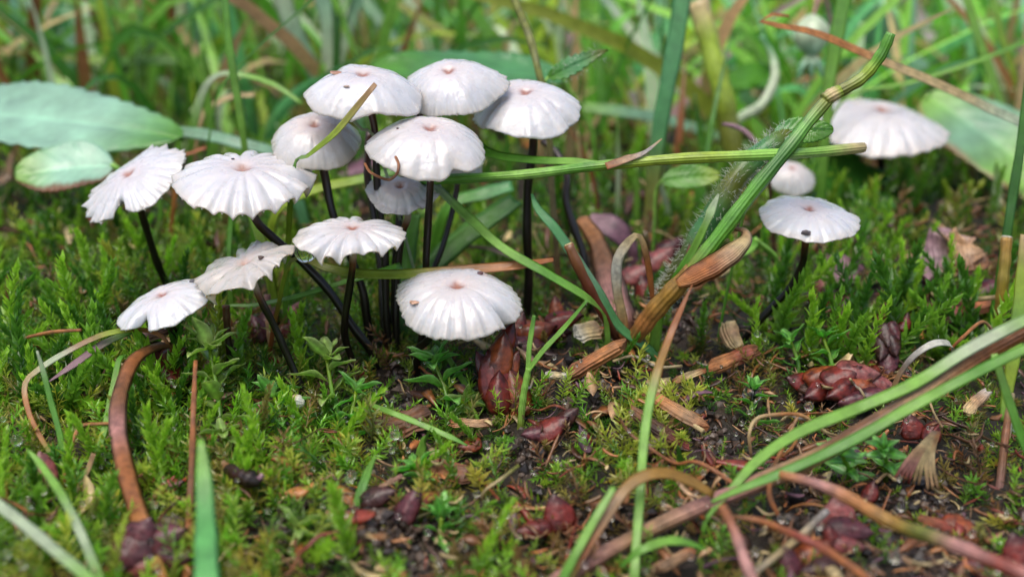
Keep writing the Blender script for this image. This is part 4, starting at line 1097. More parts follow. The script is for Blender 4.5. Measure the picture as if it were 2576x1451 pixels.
# ------------------------------------------------------------------ blades and stalks in front
FG = [
 ('blade', 'broad chestnut dead blade curling over and widening towards its broken foot', [(470, 878, 87), (430, 866, 86), (385, 872, 84.5), (335, 905, 82), (303, 985, 79), (296, 1065, 76.5), (312, 1160, 74), (345, 1280, 70.5), (388, 1395, 67.5), (402, 1425, 67)], [6, 18, 28, 36, 42, 44, 46, 50, 56, 60], ['brown', 'brown', 'rust', 'brown', 'pink', 'rust', 'rust', 'orange', 'orange'], 'dry', None, dict(fold=-.35, cat='dead blade', name='dead_grass_shoot')),
 ('stalk', 'ochre stem end poking from the foot of the chestnut blade', [(394, 1405, 67.3), (408, 1450, 66), (420, 1500, 64.5)], [26, 28, 28], ['ochre', 'orange', 'brown'], 'dry', 'end', dict()),
 ('blade', 'yellowing blade bowed over the moss with an orange bend', [(432, 880, 86), (405, 845, 85.5), (350, 830, 85), (262, 842, 84), (170, 885, 83), (95, 932, 82), (63, 968, 81), (72, 1035, 80), (105, 1105, 79), (140, 1160, 78.5)], [6, 12, 14, 16, 16, 16, 14, 13, 13, 12], ['orange', 'orange', 'yg', 'tan', 'pale', 'straw', 'orange', 'orange', 'g', 'g'], 'blade', 'end', {}),
 ('blade', 'green blade with a long purple-brown tip lying beside the bowed one', [(352, 838, 86), (300, 848, 85), (250, 872, 84), (190, 915, 83), (120, 962, 82)], [10, 18, 20, 20, 3], ['g', 'lg', 'g', 'mauve', 'mauve'], 'blade', 'start', {}),
 ('blade', 'slim green blade rising through the bow of the yellowing one', [(93, 882, 79), (108, 930, 79), (128, 1010, 78.5), (150, 1090, 78), (168, 1185, 77.5)], [5, 13, 15, 15, 14], ['pale', 'g', 'g', 'lg', 'g'], 'blade', 'end', {}),
 ('blade', 'light green blade bent beside the chestnut blade', [(318, 895, 83), (300, 905, 82), (285, 975, 81), (262, 1085, 79.5), (236, 1165, 78.5)], [5, 14, 17, 17, 15], ['g', 'lg', 'lg', 'lg'], 'blade', 'end', {}),
 ('blade', 'straw-tipped short blade below the light green one', [(236, 1140, 76), (220, 1185, 75.5), (195, 1232, 75)], [12, 13, 6], ['tan', 'straw', 'yg'], 'dry', 'end', {}),
 ('stalk', 'thin upright rust-red stalk beside the blurred green blade', [(492, 908, 79), (487, 1020, 77), (482, 1180, 73.5), (474, 1330, 70), (466, 1480, 66)], [10, 14, 16, 17, 18], ['rust', 'rust', 'brown', 'rust', 'brown'], 'dry', 'end', {}),
 ('blade', 'blurred bright green blade standing close to the rust-red stalk', [(505, 1105, 66), (512, 1180, 65), (518, 1300, 63), (522, 1480, 59)], [14, 40, 50, 68], ['lg', (.14, .44, .12), (.14, .44, .12), 'lg'], 'blade', 'end', dict(fold=.1)),
 ('blade', 'pale flat blade cutting across the lower corner, the wider of two', [(-20, 1258, 65), (60, 1318, 63.5), (140, 1385, 62), (240, 1475, 60)], [30, 30, 30, 32], ['pale', 'pale', 'lg', 'pale'], 'blade', 'end', dict(fold=.12)),
 ('blade', 'arched pale-ribbed blade by the lower corner, the narrower of two', [(68, 1130, 70), (100, 1165, 69.5), (155, 1245, 67.5), (205, 1345, 65), (255, 1470, 62)], [4, 18, 22, 23, 24], ['lg', 'lg', 'pale', 'lg', 'g'], 'blade', 'end', {}),
 ('stalk', 'thin orange stalk kinked behind the chestnut blade', [(298, 1064, 3), (240, 1066, 3), (205, 1072, 3), (180, 1115, 2.5), (163, 1200, 1.5)], [8, 9, 10, 11, 9], ['orange', 'orange', 'rust'], 'dry', 'end', {}),
 ('stalk', 'short rust-coloured needle lying on moss below the cleft cap', [(60, 850, 5), (130, 835, 5.5), (205, 830, 6)], [8, 10, 8], ['rust', 'orange', 'rust'], 'dry', None, {}),
 ('blade', 'long pale green blade sweeping down from the edge over the red bud scales', [(2640, 775, 75), (2450, 872, 75), (2300, 965, 74.5), (2150, 1030, 74), (2010, 1088, 73), (1910, 1155, 72), (1845, 1225, 71), (1780, 1300, 70)], [34, 34, 33, 34, 32, 28, 22, 12], ['lg', 'pale', 'lg', 'lg', 'lg', 'lg', 'g'], 'blade', 'end', dict(fold=.12)),
 ('blade', 'bright green blade running alongside the brown stem', [(2640, 850, 72), (2480, 925, 71.5), (2300, 1020, 71), (2150, 1105, 70.5), (1990, 1180, 70), (1850, 1235, 69.5), (1790, 1262, 69.3)], [28, 30, 30, 30, 28, 20, 8], ['lg', 'g', 'lg', 'g', 'g', 'lg'], 'blade', None, dict(fold=.15)),
 ('stalk', 'long pinkish-brown stem crossing the foreground beneath the green blades', [(2640, 800, 77), (2450, 905, 76), (2250, 1035, 74.5), (2050, 1150, 73), (1880, 1225, 71.5), (1700, 1300, 70), (1540, 1380, 68), (1380, 1475, 65)], [40, 44, 46, 46, 46, 40, 40, 44], ['rust', 'rust', 'tan', 'brown', 'tan', 'pink', 'tan', 'pink', 'tan'], 'dry', 'end', {}),
 ('blade', 'green and ochre blade arched up beside the brown stem foot', [(1795, 1245, 70), (1730, 1208, 69.5), (1660, 1190, 69), (1590, 1215, 68.5), (1530, 1290, 67.5), (1470, 1385, 66), (1415, 1475, 64.5)], [22, 30, 34, 32, 30, 30, 30], ['ochre', 'ochre', 'ochre', 'tan', 'rust', 'yg', 'g'], 'blade', 'end', dict(fold=.2)),
 ('blade', 'short green blade laid along the ochre arch', [(1545, 1225, 67.5), (1500, 1300, 66.8), (1450, 1390, 65.5), (1410, 1470, 64)], [16, 22, 24, 24], ['lg', 'lg', 'g', 'lg'], 'blade', 'end', {}),
 ('blade', 'thin upright green blade with a rusty top crossing the brown stem', [(1742, 715, 77), (1715, 775, 76.5), (1680, 860, 75.5), (1645, 965, 74), (1622, 1090, 72), (1610, 1250, 69.5), (1600, 1380, 67.5), (1594, 1490, 66)], [3, 14, 20, 24, 24, 23, 24, 26], ['rust', 'rust', 'ochre', 'lg', 'lg', 'lg', 'lg', 'lg'], 'blade', 'end', dict(fold=.3)),
 ('blade', 'green blade slanting out from under the broad torn cap', [(1090, 850, 90), (1130, 905, 89), (1185, 985, 87), (1245, 1045, 86), (1300, 1085, 84.5)], [12, 15, 15, 14, 12], ['g', 'lg', 'g', 'g'], 'blade', 'end', {}),
 ('blade', 'light green blade lying flat on the dark moss below the torn cap', [(925, 1015, 2.6), (985, 1038, 2.6), (1060, 1068, 2.4), (1130, 1098, 2.2), (1175, 1120, 1.8)], [12, 17, 17, 16, 5], ['lg', 'lg', 'lg', 'g'], 'blade', None, {}),
 ('stalk', 'thick ochre and coral stalk sloping down under the brown stem to the corner', [(1960, 1192, 6), (2050, 1215, 5.5), (2130, 1250, 5), (2240, 1312, 4.5), (2360, 1355, 5), (2470, 1400, 5), (2640, 1470, 5)], [20, 26, 34, 36, 38, 40, 42], ['orange', 'pink', 'orange', 'ochre', 'olive', 'pink', 'red', 'pink'], 'dry', None, {}),
 ('stalk', 'orange-red stalk crossing below the brown stem', [(1845, 1298, 4), (1920, 1312, 4), (2010, 1350, 4), (2090, 1390, 4), (2210, 1475, 4)], [10, 18, 22, 22, 22], ['brown', 'rust', 'red', 'rust', 'rust'], 'dry', None, {}),
 ('stalk', 'stout pinkish straw hanging below the brown stem', [(1815, 1270, 6), (1845, 1330, 5), (1870, 1400, 4), (1900, 1480, 3)], [24, 26, 30, 32], ['rust', 'pink', 'pink', 'brown'], 'dry', 'end', {}),
 ('stalk', 'grey weathered straw lying between the orange stalks', [(2080, 1285, 2.2), (2010, 1350, 2), (1930, 1415, 2), (1840, 1475, 1.8)], [18, 20, 18, 18], ['grey', 'straw', 'grey'], 'dry', None, {}),
 ('stalk', 'wiry brown stalk snaking beneath the leaning plant', [(1545, 1020, 3), (1580, 1085, 2.6), (1640, 1130, 2.2), (1700, 1165, 2.4), (1745, 1160, 3), (1800, 1185, 2.6), (1870, 1235, 2.2)], [6, 8, 9, 9, 10, 12, 10], ['dbrown', 'brown', 'rust', 'rust', 'rust'], 'dry', None, {}),
 ('stalk', 'pale straw piece beside the orange wood chip', [(1660, 1005, 1.6), (1700, 1040, 1.6), (1770, 1085, 1.6)], [8, 12, 12], ['tan', 'straw', 'straw'], 'dry', None, {}),
 ('stalk', 'thin bent straw arching between the upright blade and the bud scales', [(1890, 1150, 1.2), (1885, 1090, 3), (1905, 1052, 4), (1960, 1042, 4.4), (2020, 1046, 4), (2075, 1085, 3), (2115, 1098, 2)], [7, 9, 10, 10, 10, 9, 6], ['tan', 'straw', 'orange', 'straw', 'tan'], 'dry', None, {}),
 ('stalk', 'thin brown stalk dropping past the long blades', [(2010, 1040, 4), (1950, 1170, 3), (1935, 1240, 3), (1960, 1300, 2)], [7, 12, 14, 10], ['tan', 'orange', 'rust'], 'dry', None, {}),
 ('blade', 'pale curled strip looping over by the edge blades', [(2235, 1010, 1.5), (2262, 945, 4), (2300, 895, 6), (2350, 865, 7), (2390, 868, 6.6), (2398, 895, 5)], [12, 14, 16, 20, 22, 14], ['brown', 'tan', 'grey', 'white', 'white', 'grey'], 'dry', None, {}),
 ('stalk', 'orange wiry stalk zigzagging beside the red wood chip', [(2390, 880, 5), (2420, 850, 6), (2470, 810, 7), (2500, 835, 6), (2530, 870, 4)], [8, 9, 9, 8, 7], ['rust', 'orange', 'tan', 'rust'], 'dry', None, {}),
 ('stalk', 'thin straw lying level by the ochre stub', [(2310, 770, 2), (2420, 757, 4), (2600, 738, 6)], [8, 12, 14], ['tan', 'straw', 'tan'], 'dry', None, {}),
 ('blade', 'upright yellow-green blade at the picture edge', [(2580, 590, 86), (2568, 720, 86), (2552, 880, 86), (2532, 1000, 86), (2525, 1060, 86)], [24, 30, 34, 26, 20], ['straw', 'yg', 'lg', 'yg', 'lg'], 'blade', 'end', {}),
 ('stalk', 'upright reddish straw at the picture edge below the yellow-green blade', [(2545, 990, 80), (2530, 1090, 79), (2520, 1180, 78), (2510, 1260, 77)], [16, 20, 22, 18], ['straw', 'rust', 'brown', 'pink'], 'dry', 'end', {}),
 ('blade', 'green blade dropping from the long blades at the picture edge', [(2500, 890, 74), (2530, 985, 74), (2562, 1080, 74), (2590, 1160, 74)], [18, 22, 24, 22], ['lg', 'g', 'g'], 'blade', 'end', {}),
 ('blade', 'small upright leaf tip among the litter below the mushrooms', [(945, 1145, 74), (925, 1190, 74), (905, 1250, 73.5), (890, 1310, 73)], [4, 22, 26, 20], ['lg', 'g', 'lg'], 'blade', 'end', dict(fold=.4)),
 ('blade', 'green blade leaning low below the brown stem', [(1560, 1425, 2.5), (1620, 1380, 4), (1700, 1360, 4), (1780, 1382, 3)], [10, 24, 26, 6], ['g', 'lg', 'g'], 'blade', None, {}),
 ('blade', 'short dark blade poking up beside the wiry stalk', [(1705, 1120, 3.8), (1712, 1170, 2), (1715, 1215, .6)], [6, 24, 22], ['dg', 'g'], 'blade', 'end', {}),
 ('blade', 'small green leaf blade poking up near the soil patch', [(1085, 1075, 4), (1070, 1110, 2), (1055, 1150, .5)], [6, 26, 24], ['g', 'lg'], 'blade', 'end', {}),
 ('stalk', 'tiny brown twig bending over near the soil patch', [(1220, 1285, .8), (1215, 1240, 2.6), (1260, 1205, 3.4), (1305, 1170, 4)], [6, 7, 10, 8], ['tan', 'straw', 'olive'], 'dry', None, {}),
 ('stalk', 'dark wiry root curving across the soil patch', [(720, 1451, 1.5), (770, 1375, 2), (830, 1340, 2.2), (920, 1325, 2)], [10, 10, 11, 9], ['brown', 'red', 'brown'], 'dry', None, dict(jit=.06)),
 ('stalk', 'tan straw standing behind the folded glossy cap', [(672, 740, 95), (678, 830, 95), (690, 930, 95)], [16, 18, 12], ['pink', 'tan', 'tan'], 'dry', 'end', {}),
]
for kind, lb, pts, w, cols, mat, root, kw in FG:
    (blade if kind == 'blade' else stalk)(lb, pts, w, cols, mat=mat, root=root, **kw)
# forked seedling
yp = thing('forked_seedling', 'slim green seedling forking into two thin blades beside the red bud scales', 'seedling', P(1310, 1085, .0))
stalk('', [(1308, 1090, 83.5), (1316, 1000, 83), (1330, 925, 82.5)], [18, 18, 16], ['olive', 'lg', 'lg'], parent=yp, name='stem', mat='stem')
blade('', [(1329, 932, 82.5), (1331, 880, 82.5), (1338, 830, 82.5), (1344, 793, 82.5)], [13, 13, 13, 9], ['lg', 'lg', 'g'], parent=yp, name='leaf_blade', fold=.5)
blade('', [(1328, 935, 82.5), (1365, 885, 82), (1420, 825, 81.5), (1478, 755, 81)], [12, 14, 13, 7], ['lg', 'lg', 'g'], parent=yp, name='leaf_blade', fold=.5)

# ------------------------------------------------------------------ leafy moss with broad see-through leaves
def leafy_moss(label, foot, top, nleaf, leaf_px, cols, seed, crown=7, group=None):
    r = np.random.default_rng(seed)
    a, b = P(*foot), P(*top)
    d = depth_of(b)
    a[2] = min(a[2], float(ground_h(a[0], a[1])) - .3)
    root = thing('leafy_moss_shoot', label, 'moss', a, group)
    m = (a + b) / 2 + np.array([r.uniform(-.6, .6), r.uniform(-.4, .4), 0])
    C = spline([a, m, b], 16)
    V, F, t, u = tube(C, np.linspace(.22, .13, 16), 7)
    child(root, 'stem', V, F, ramp(['olive', 'lg', 'yg'], t), 'mnium', u)
    T = tangents(C)
    L0 = 1.4 * leaf_px * d / FPX
    for k in range(nleaf + crown):
        top_ = k >= nleaf
        f = 1.0 if top_ else .25 + .7 * (k + .5) / nleaf
        i = min(int(f * 15), 15)
        ang = k * 2.4 + r.uniform(-.3, .3)
        spread = r.uniform(.75, 1.25) if not top_ else r.uniform(.35, 1.15)
        out = np.array([math.cos(ang), math.sin(ang), 0])
        dr = unit(out * math.sin(spread) + T[i] * math.cos(spread))
        L = L0 * (r.uniform(.75, 1.1) if not top_ else r.uniform(.6, 1.0))
        nu, nv = 9, 5
        uu, vv = np.meshgrid(np.linspace(0, 1, nu), np.linspace(-1, 1, nv), indexing='ij')
        hw = L * .21 * np.sin(np.pi * uu ** .75) ** .75 + .01
        sd = unit(np.cross(dr, T[i] + .01)); nn = np.cross(sd, dr)
        X = C[i] + (uu * L)[..., None] * dr + (vv * hw)[..., None] * sd + (-.25 * L * uu ** 2 + .35 * hw * vv ** 2 + .05 * L * np.sin(uu * 9 + k) * np.abs(vv))[..., None] * nn
        ii = np.arange(nu - 1)[:, None] * nv; jj = np.arange(nv - 1)[None, :]
        Q = np.stack([ii + jj, ii + nv + jj, ii + nv + jj + 1, ii + jj + 1], -1).reshape(-1, 4)
        n_ = nu * nv
        X = X.reshape(-1, 3)
        rim = np.concatenate([np.arange(nv), np.arange(1, nu) * nv + nv - 1, (nu - 1) * nv + np.arange(nv - 2, -1, -1), np.arange(nu - 2, 0, -1) * nv]); rn = np.roll(rim, -1)
        c = ramp(cols, uu.ravel()) * (1 + .5 * np.exp(-(vv.ravel() / .2) ** 2))[:, None]
        child(root, 'leaf', np.vstack([X, X - nn * .03]), [np.vstack([Q, Q[:, ::-1] + n_, np.stack([rim, rn, rn + n_, rim + n_], -1)])], np.vstack([c, c]), 'mnium')
    return root

SEE = [(.34, .44, .12), (.30, .44, .12), (.42, .52, .20)]
SEE2 = [(.20, .42, .06), (.18, .44, .09), (.30, .54, .16)]
leafy_moss('tall see-through moss shoot with a crown of pointed leaves below the notched cap', (560, 1110, .2), (528, 880, 84), 7, 78, SEE, 1, 9)
leafy_moss('leafy moss shoot with broad wet leaves beside the pale-topped stipe', (880, 1090, .2), (822, 905, 85), 6, 70, SEE, 2, 6)
leafy_moss('bright upright leafy moss shoot at the foot of the pale-topped stipe', (905, 1130, .2), (895, 985, 84), 8, 52, SEE2, 3, 6)
leafy_moss('star-topped leafy moss shoot under the broad torn cap', (1120, 1080, .2), (1095, 915, 87), 7, 66, SEE2, 4, 9)
leafy_moss('low leafy moss shoot with glassy leaves by the torn cap', (1200, 1100, .2), (1180, 1010, 86), 6, 58, SEE, 5, 5)
leafy_moss('leafy moss shoot beside the blurred green blade', (590, 1200, .2), (560, 1090, 79), 6, 60, SEE, 6, 6)
leafy_moss('leafy moss shoot behind the folded cap stipe', (720, 1120, .2), (690, 1000, 84), 6, 60, SEE2, 7, 6)
leafy_moss('small leafy moss shoot by the glassy bead near the bud scales', (1905, 1090, .2), (1895, 985, 86), 6, 46, SEE2, 8, 6)
leafy_moss('leafy moss shoot with round pale leaves under the specked cap', (2000, 960, .2), (1990, 860, 92), 5, 44, SEE2, 9, 5)
leafy_moss('leafy moss shoot with round pale leaves beside the scaly fragment', (2080, 980, .2), (2072, 850, 91), 6, 50, SEE2, 10, 5)
leafy_moss('spreading leafy moss shoot near the white curled leaf edge', (760, 1430, .2), (745, 1330, 70), 6, 66, SEE, 11, 6)
leafy_moss('leafy moss shoot standing by the single dark scale', (1130, 1400, .2), (1110, 1300, 71), 7, 52, SEE2, 12, 6)
leafy_moss('star-shaped leafy moss shoot below the forked seedling', (1060, 1250, .2), (1045, 1180, 77), 6, 50, SEE2, 13, 8)
leafy_moss('leafy moss shoot under the coral stalk', (2130, 1210, .2), (2115, 1140, 76), 6, 50, SEE2, 14, 6)
leafy_moss('leafy moss shoot at the base of the fan-shaped fragment', (2230, 1200, .2), (2222, 1130, 77), 6, 46, SEE2, 15, 6)

# ------------------------------------------------------------------ single moss shoots that stand out
def single_shoots():
    r = np.random.default_rng(77)
    protos = []
    for k in range(5):
        v, f, sh = PROTO_B[k]
        for cn in ('bright', 'green', 'deep'):
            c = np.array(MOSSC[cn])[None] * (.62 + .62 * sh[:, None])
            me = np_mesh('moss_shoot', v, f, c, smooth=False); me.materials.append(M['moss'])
            protos.append(me)
    for k in range(3):
        v, f, sh = PROTO_A[k]
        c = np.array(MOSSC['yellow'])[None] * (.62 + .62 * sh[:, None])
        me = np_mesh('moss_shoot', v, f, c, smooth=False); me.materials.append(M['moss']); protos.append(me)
    def put(px, py, idx, s, lab, grp):
        hue = 'yellow-green' if idx >= 15 else ('bright green', 'mid-green', 'dark green')[idx % 3]
        lab = lab.replace('HUE', hue); grp = hue + ' ' + grp
        p = P(px, py, 0.0)
        o = bpy.data.objects.new('moss_shoot', protos[idx]); COL.objects.link(o)
        p[2] = float(ground_h(p[0], p[1])) - .5
        o.location = Vector(p) * S
        o.rotation_euler = (r.normal(0, .3), r.normal(0, .3), r.uniform(0, 6.28)); o.scale = (s, s, s)
        tag(o, lab, 'moss', grp)
    n = 0
    while n < 46:
        px, py = r.uniform(1900, 2480), r.uniform(770, 960)
        if 1830 < px < 1900 and py < 900: continue
        put(px, py, r.integers(15), r.uniform(.75, 1.15), 'tall HUE moss shoot standing in the bed around the small specked cap', 'moss shoots around the specked cap'); n += 1
    n = 0
    while n < 50:
        px, py = r.uniform(-40, 520), r.uniform(830, 1080)
        if 250 < px < 560 and py < 960: continue
        put(px, py, r.integers(15), r.uniform(.6, .95), 'tall HUE moss shoot in the thick moss below the cleft cap', 'moss shoots below the cleft cap'); n += 1
    n = 0
    while n < 30:
        px, py = r.uniform(-20, 1250), r.uniform(1130, 1470)
        if (abs(px - 950) < 150 and abs(py - 1330) < 90) or (abs(px - 380) < 110 and py > 1250): continue
        ix = int(r.integers(18))
        if ix < 15 and ix % 3 == 2: ix -= 2
        put(px, py, ix, r.uniform(.5, .8), 'short HUE moss shoot rising from the low moss in front of the mushrooms', 'moss shoots in front of the mushrooms'); n += 1
    n = 0
    while n < 26:
        px, py = r.uniform(1500, 1760), r.uniform(880, 1180)
        put(px, py, 15 + r.integers(3), r.uniform(.5, .9), 'HUE straggling moss shoot clinging to the foot of the leaning plant', 'straggling moss at the leaning plant'); n += 1
single_shoots()

# ------------------------------------------------------------------ bud scales and scaly fragments
def scale_mesh(seed, plump=.32):
    r = np.random.default_rng(seed)
    nu, nv = 15, 9
    u, v = np.meshgrid(np.linspace(0, 1, nu), np.linspace(-1, 1, nv), indexing='ij')
    w_ = (u + .03) ** .4 * np.clip(1 - u, 0, 1) ** .72 / .51
    hw = .33 * w_ + .004
    x = u - .06 * v ** 2 * u
    y = v * hw + .03 * np.sin(u * 4 + seed)
    z = plump * w_ * (1 - np.abs(v) ** 1.8 * .95) + .10 * u ** 2 + .014 * np.sin(v * 13 + seed) * (1 - u) + .01 * np.sin(u * 23 + v * 5)
    top = np.stack([x, y, z], -1).reshape(-1, 3)
    bot = np.stack([x, y * .93, z * .35 - .02], -1).reshape(-1, 3)
    n = nu * nv
    i = np.arange(nu - 1)[:, None] * nv; j = np.arange(nv - 1)[None, :]
    Q = np.stack([i + j, i + nv + j, i + nv + j + 1, i + j + 1], -1).reshape(-1, 4)
    rim = np.concatenate([np.arange(nv), np.arange(1, nu) * nv + nv - 1, (nu - 1) * nv + np.arange(nv - 2, -1, -1), np.arange(nu - 2, 0, -1) * nv]); rn = np.roll(rim, -1)
    uu = np.concatenate([u.ravel(), u.ravel()])
    return np.vstack([top, bot]), [np.vstack([Q, Q[:, ::-1] + n, np.stack([rim, rn, rn + n, rim + n], -1)])], uu

SC = {}
for nm, cs in dict(red=[(.07, .009, .006), (.13, .016, .010), (.045, .009, .010)], orange=[(.15, .03, .010), (.19, .045, .012), (.075, .012, .008)], purple=[(.05, .012, .012), (.075, .016, .02), (.10, .032, .04)],
                   pinkish=[(.15, .04, .035), (.19, .05, .045), (.20, .08, .07)], dark=[(.03, .01, .008), (.045, .015, .012), (.06, .025, .022)]).items():
    SC[nm] = []
    for sd in range(3):
        V, F, uu = scale_mesh(sd + len(nm), .13 + .05 * sd)
        me = np_mesh('scale', V * 1000 * .001 / S * S, F, ramp(cs, uu)); me.materials.append(M['scale'])
        SC[nm].append(me)

def place_scale(parent, px, py, h, len_px, ang, colour, lift=.25, width=1.0, var=0, name='scale'):
    """ang: direction of the pointed tip in the picture, degrees anticlockwise from the right."""
    p = P(px, py, h * .85); d = depth_of(p); L = .92 * len_px * d / FPX
    a = math.radians(ang)
    ex = unit(math.cos(a) * RIGHT + math.sin(a) * (UP * .75 + np.array([0, .35, .0])) + np.array([0, 0, lift * .3]))
    zz = unit(CAM - p) * .75 + np.array([0, 0, .65])
    ey = unit(np.cross(zz, ex)); ez = np.cross(ex, ey)
    o = bpy.data.objects.new(name, SC[colour][var % 3]); COL.objects.link(o)
    c = p - ex * L * .5
    Mx = Matrix(((ex[0] * L, ey[0] * L * width, ez[0] * L, c[0] * S), (ex[1] * L, ey[1] * L * width, ez[1] * L, c[1] * S), (ex[2] * L, ey[2] * L * width, ez[2] * L, c[2] * S), (0, 0, 0, 1)))
    if parent is not None:
        o.parent = parent
        Mx = Matrix.Translation(-parent.location) @ Mx
    o.matrix_basis = Mx
    return o

def core(parent, pts, w, cols=('dbrown', 'black', 'dbrown')):
    stalk('', pts, w, list(cols), parent=parent, name='core', mat='wood', jit=.12, ns=8, n=14)

def cluster(label, base, scales, core_pts=None, core_w=30, name='bud_fragment', cat='bud scales'):
    e = thing(name, label, cat, P(*base))
    if core_pts: core(e, core_pts, core_w)
    for k, s in enumerate(scales):
        place_scale(e, *s[:6], lift=s[6] if len(s) > 6 else .25, width=s[7] if len(s) > 7 else 1.0, var=k)
    return e
cluster('glossy red and orange bud standing on end beside the torn cap', (1250, 1010, 0), [(1240, 945, 3.4, 150, 100, 'red', .3, 1.0), (1258, 895, 4.8, 140, 82, 'orange', .3, .9), (1292, 985, 2.0, 150, 108, 'orange', .2, .9), (1222, 925, 3.4, 110, 125, 'purple', .3, .8), (1275, 850, 5.6, 100, 60, 'red', .2, .9), (1255, 985, 2.4, 130, 88, 'red', .2, .9), (1285, 925, 3.6, 110, 65, 'orange', .2, .8)],
        [(1275, 1015, 1), (1270, 940, 2.5), (1275, 860, 4)], 40)
cluster('red bud scales piled behind the forked seedling', (1350, 850, 0), [(1400, 775, 3.4, 75, 100, 'orange', .3, .9), (1420, 805, 3, 110, 5, 'red', .1, .9), (1345, 835, 2, 130, 12, 'orange', .1), (1300, 818, 2.6, 90, 60, 'red'), (1385, 840, 1.4, 120, -8, 'red'), (1275, 860, 1.6, 90, 110, 'purple'), (1320, 870, 1, 110, 170, 'purple')],
        [(1280, 865, .8), (1350, 850, .8), (1410, 825, .8)], 44)
cluster('long dark red scaly bud lying under the sweeping green blade', (2100, 985, 0), [(2015, 965, 1.6, 95, 160, 'red', .2, 1.1), (2060, 985, 2, 110, 210, 'red', .2, 1.0), (2070, 945, 2.4, 105, 25, 'orange'), (2120, 945, 2.8, 120, 15, 'red'), (2160, 940, 2.8, 120, -10, 'pinkish'), (2110, 985, 2.2, 100, 215, 'red'), (2160, 975, 2, 120, -20, 'orange'), (2200, 1000, 1.8, 110, 5, 'purple'), (2150, 1010, 1.4, 110, 200, 'purple'), (2040, 1000, 1, 80, 200, 'dark'), (2215, 965, 2.2, 90, -25, 'pinkish')],
        [(2010, 985, .8), (2110, 980, 1), (2220, 985, 1)], 50)
cluster('brown flaky cone-like fragment with a red tip hanging by the white curl', (2230, 880, 0), [(2232, 915, 1.6, 85, 270, 'purple', -.2, 1.1), (2215, 880, 2.8, 75, 260, 'dark'), (2245, 870, 3.2, 75, 280, 'dark'), (2230, 845, 4, 75, 265, 'dark'), (2205, 850, 3.4, 70, 240, 'dark'), (2250, 835, 4.4, 60, 290, 'purple'), (2275, 810, 4.8, 60, 60, 'red')],
        [(2235, 915, .6), (2232, 870, 2), (2240, 820, 3.6)], 44)
cluster('shiny red bud with two scales beside the ochre arch', (1395, 1320, 0), [(1402, 1288, 2.2, 110, 100, 'red', .3, 1.25), (1335, 1335, 1.2, 115, 190, 'red', .1, .8), (1435, 1315, 1.4, 45, 20, 'red'), (1380, 1325, 1, 80, 200, 'dark')], [(1380, 1330, .4), (1420, 1320, .6)], 34)
cluster('large dark purple bud scales behind the foot of the chestnut blade', (370, 1400, 0), [(325, 1385, 2, 150, 240, 'purple', .2, 1.3), (420, 1350, 2.6, 130, 20, 'purple', .2, 1.1), (440, 1400, 1.8, 120, -10, 'purple'), (360, 1345, 3, 110, 70, 'purple', .3, 1.2), (355, 1425, 1, 130, 200, 'pinkish'), (400, 1420, 1.2, 120, 330, 'dark')], [(320, 1410, .6), (380, 1400, .8), (440, 1395, .8)], 60)
cluster('single round red bud under the coral stalk', (2110, 1300, 0), [(2108, 1292, 1.6, 115, 95, 'pinkish', .3, 1.35), (2085, 1310, .8, 80, 200, 'dark')])
cluster('pointed purple bud scales lying below the orange-red stalk', (2100, 1390, 0), [(2140, 1335, 2, 130, -12, 'purple', .2, .9), (2130, 1370, 1.6, 110, -15, 'pinkish', .2, .8), (2050, 1390, 1.4, 130, 30, 'orange', .2, 1.0), (1990, 1420, 1.4, 110, 110, 'purple'), (2060, 1430, 1.2, 120, 195, 'dark'), (2090, 1345, 2.2, 70, 100, 'red')], [(2010, 1410, .5), (2110, 1370, .8)], 44)
cluster('dark red pod half hidden below the notched cap', (410, 920, 0), [(395, 915, 3.2, 130, 285, 'purple', .2, 1.0), (425, 950, 2.4, 120, 290, 'red', .2, 1.1), (440, 890, 4, 80, 20, 'orange')])
cluster('single smooth dark red scale leaning in the soil patch', (1030, 1290, 0), [(1033, 1272, 1.8, 130, 62, 'purple', .3, .8), (955, 1250, 1.4, 110, 10, 'dark')])
cluster('wet red scales near the wiry stalk under the forked seedling', (1380, 1085, 0), [(1390, 1075, 1.8, 110, 25, 'red', .2), (1345, 1090, 1.4, 80, 200, 'purple'), (1430, 1050, 1.6, 80, 40, 'dark')])
cluster('small crimson bud by the upright green blade', (1475, 1110, 0), [(1472, 1105, 1.6, 65, 100, 'red', .3, .9), (1480, 1125, 1, 50, 280, 'dark')])
cluster('pair of small dark red buds beside the fan-shaped fragment', (2300, 1080, 0), [(2292, 1072, 1.8, 75, 90, 'red', .3, 1.3), (2345, 1085, 1.4, 70, 60, 'red', .3, 1.2)])
cluster('dark red round pod at the picture edge under the coral stalk', (2560, 1400, 0), [(2560, 1390, 2, 120, 100, 'red', .2, 1.3), (2530, 1420, 1, 90, 200, 'orange')])
cluster('dull purple bud scales beyond the bent stipe of the specked cap', (2080, 740, 0), [(2075, 712, 3, 75, 80, 'pinkish'), (2110, 730, 2.4, 90, 20, 'purple'), (2060, 760, 1.6, 90, 170, 'orange'), (2140, 760, 1.6, 80, 30, 'purple')])
cluster('pinkish scaly bits behind the hooked straw', (1640, 670, 0), [(1600, 690, 2, 90, 30, 'pinkish'), (1660, 650, 3, 100, 35, 'pinkish'), (1690, 620, 3, 90, 30, 'purple'), (1620, 730, 1.4, 90, 100, 'red')])
cluster('wine-red scales behind the curved stipe of the widest cap', (700, 820, 0), [(680, 800, 3, 90, 60, 'purple'), (720, 830, 2, 100, 10, 'red'), (650, 830, 2, 90, 120, 'purple'), (740, 790, 3, 80, 70, 'pinkish')])
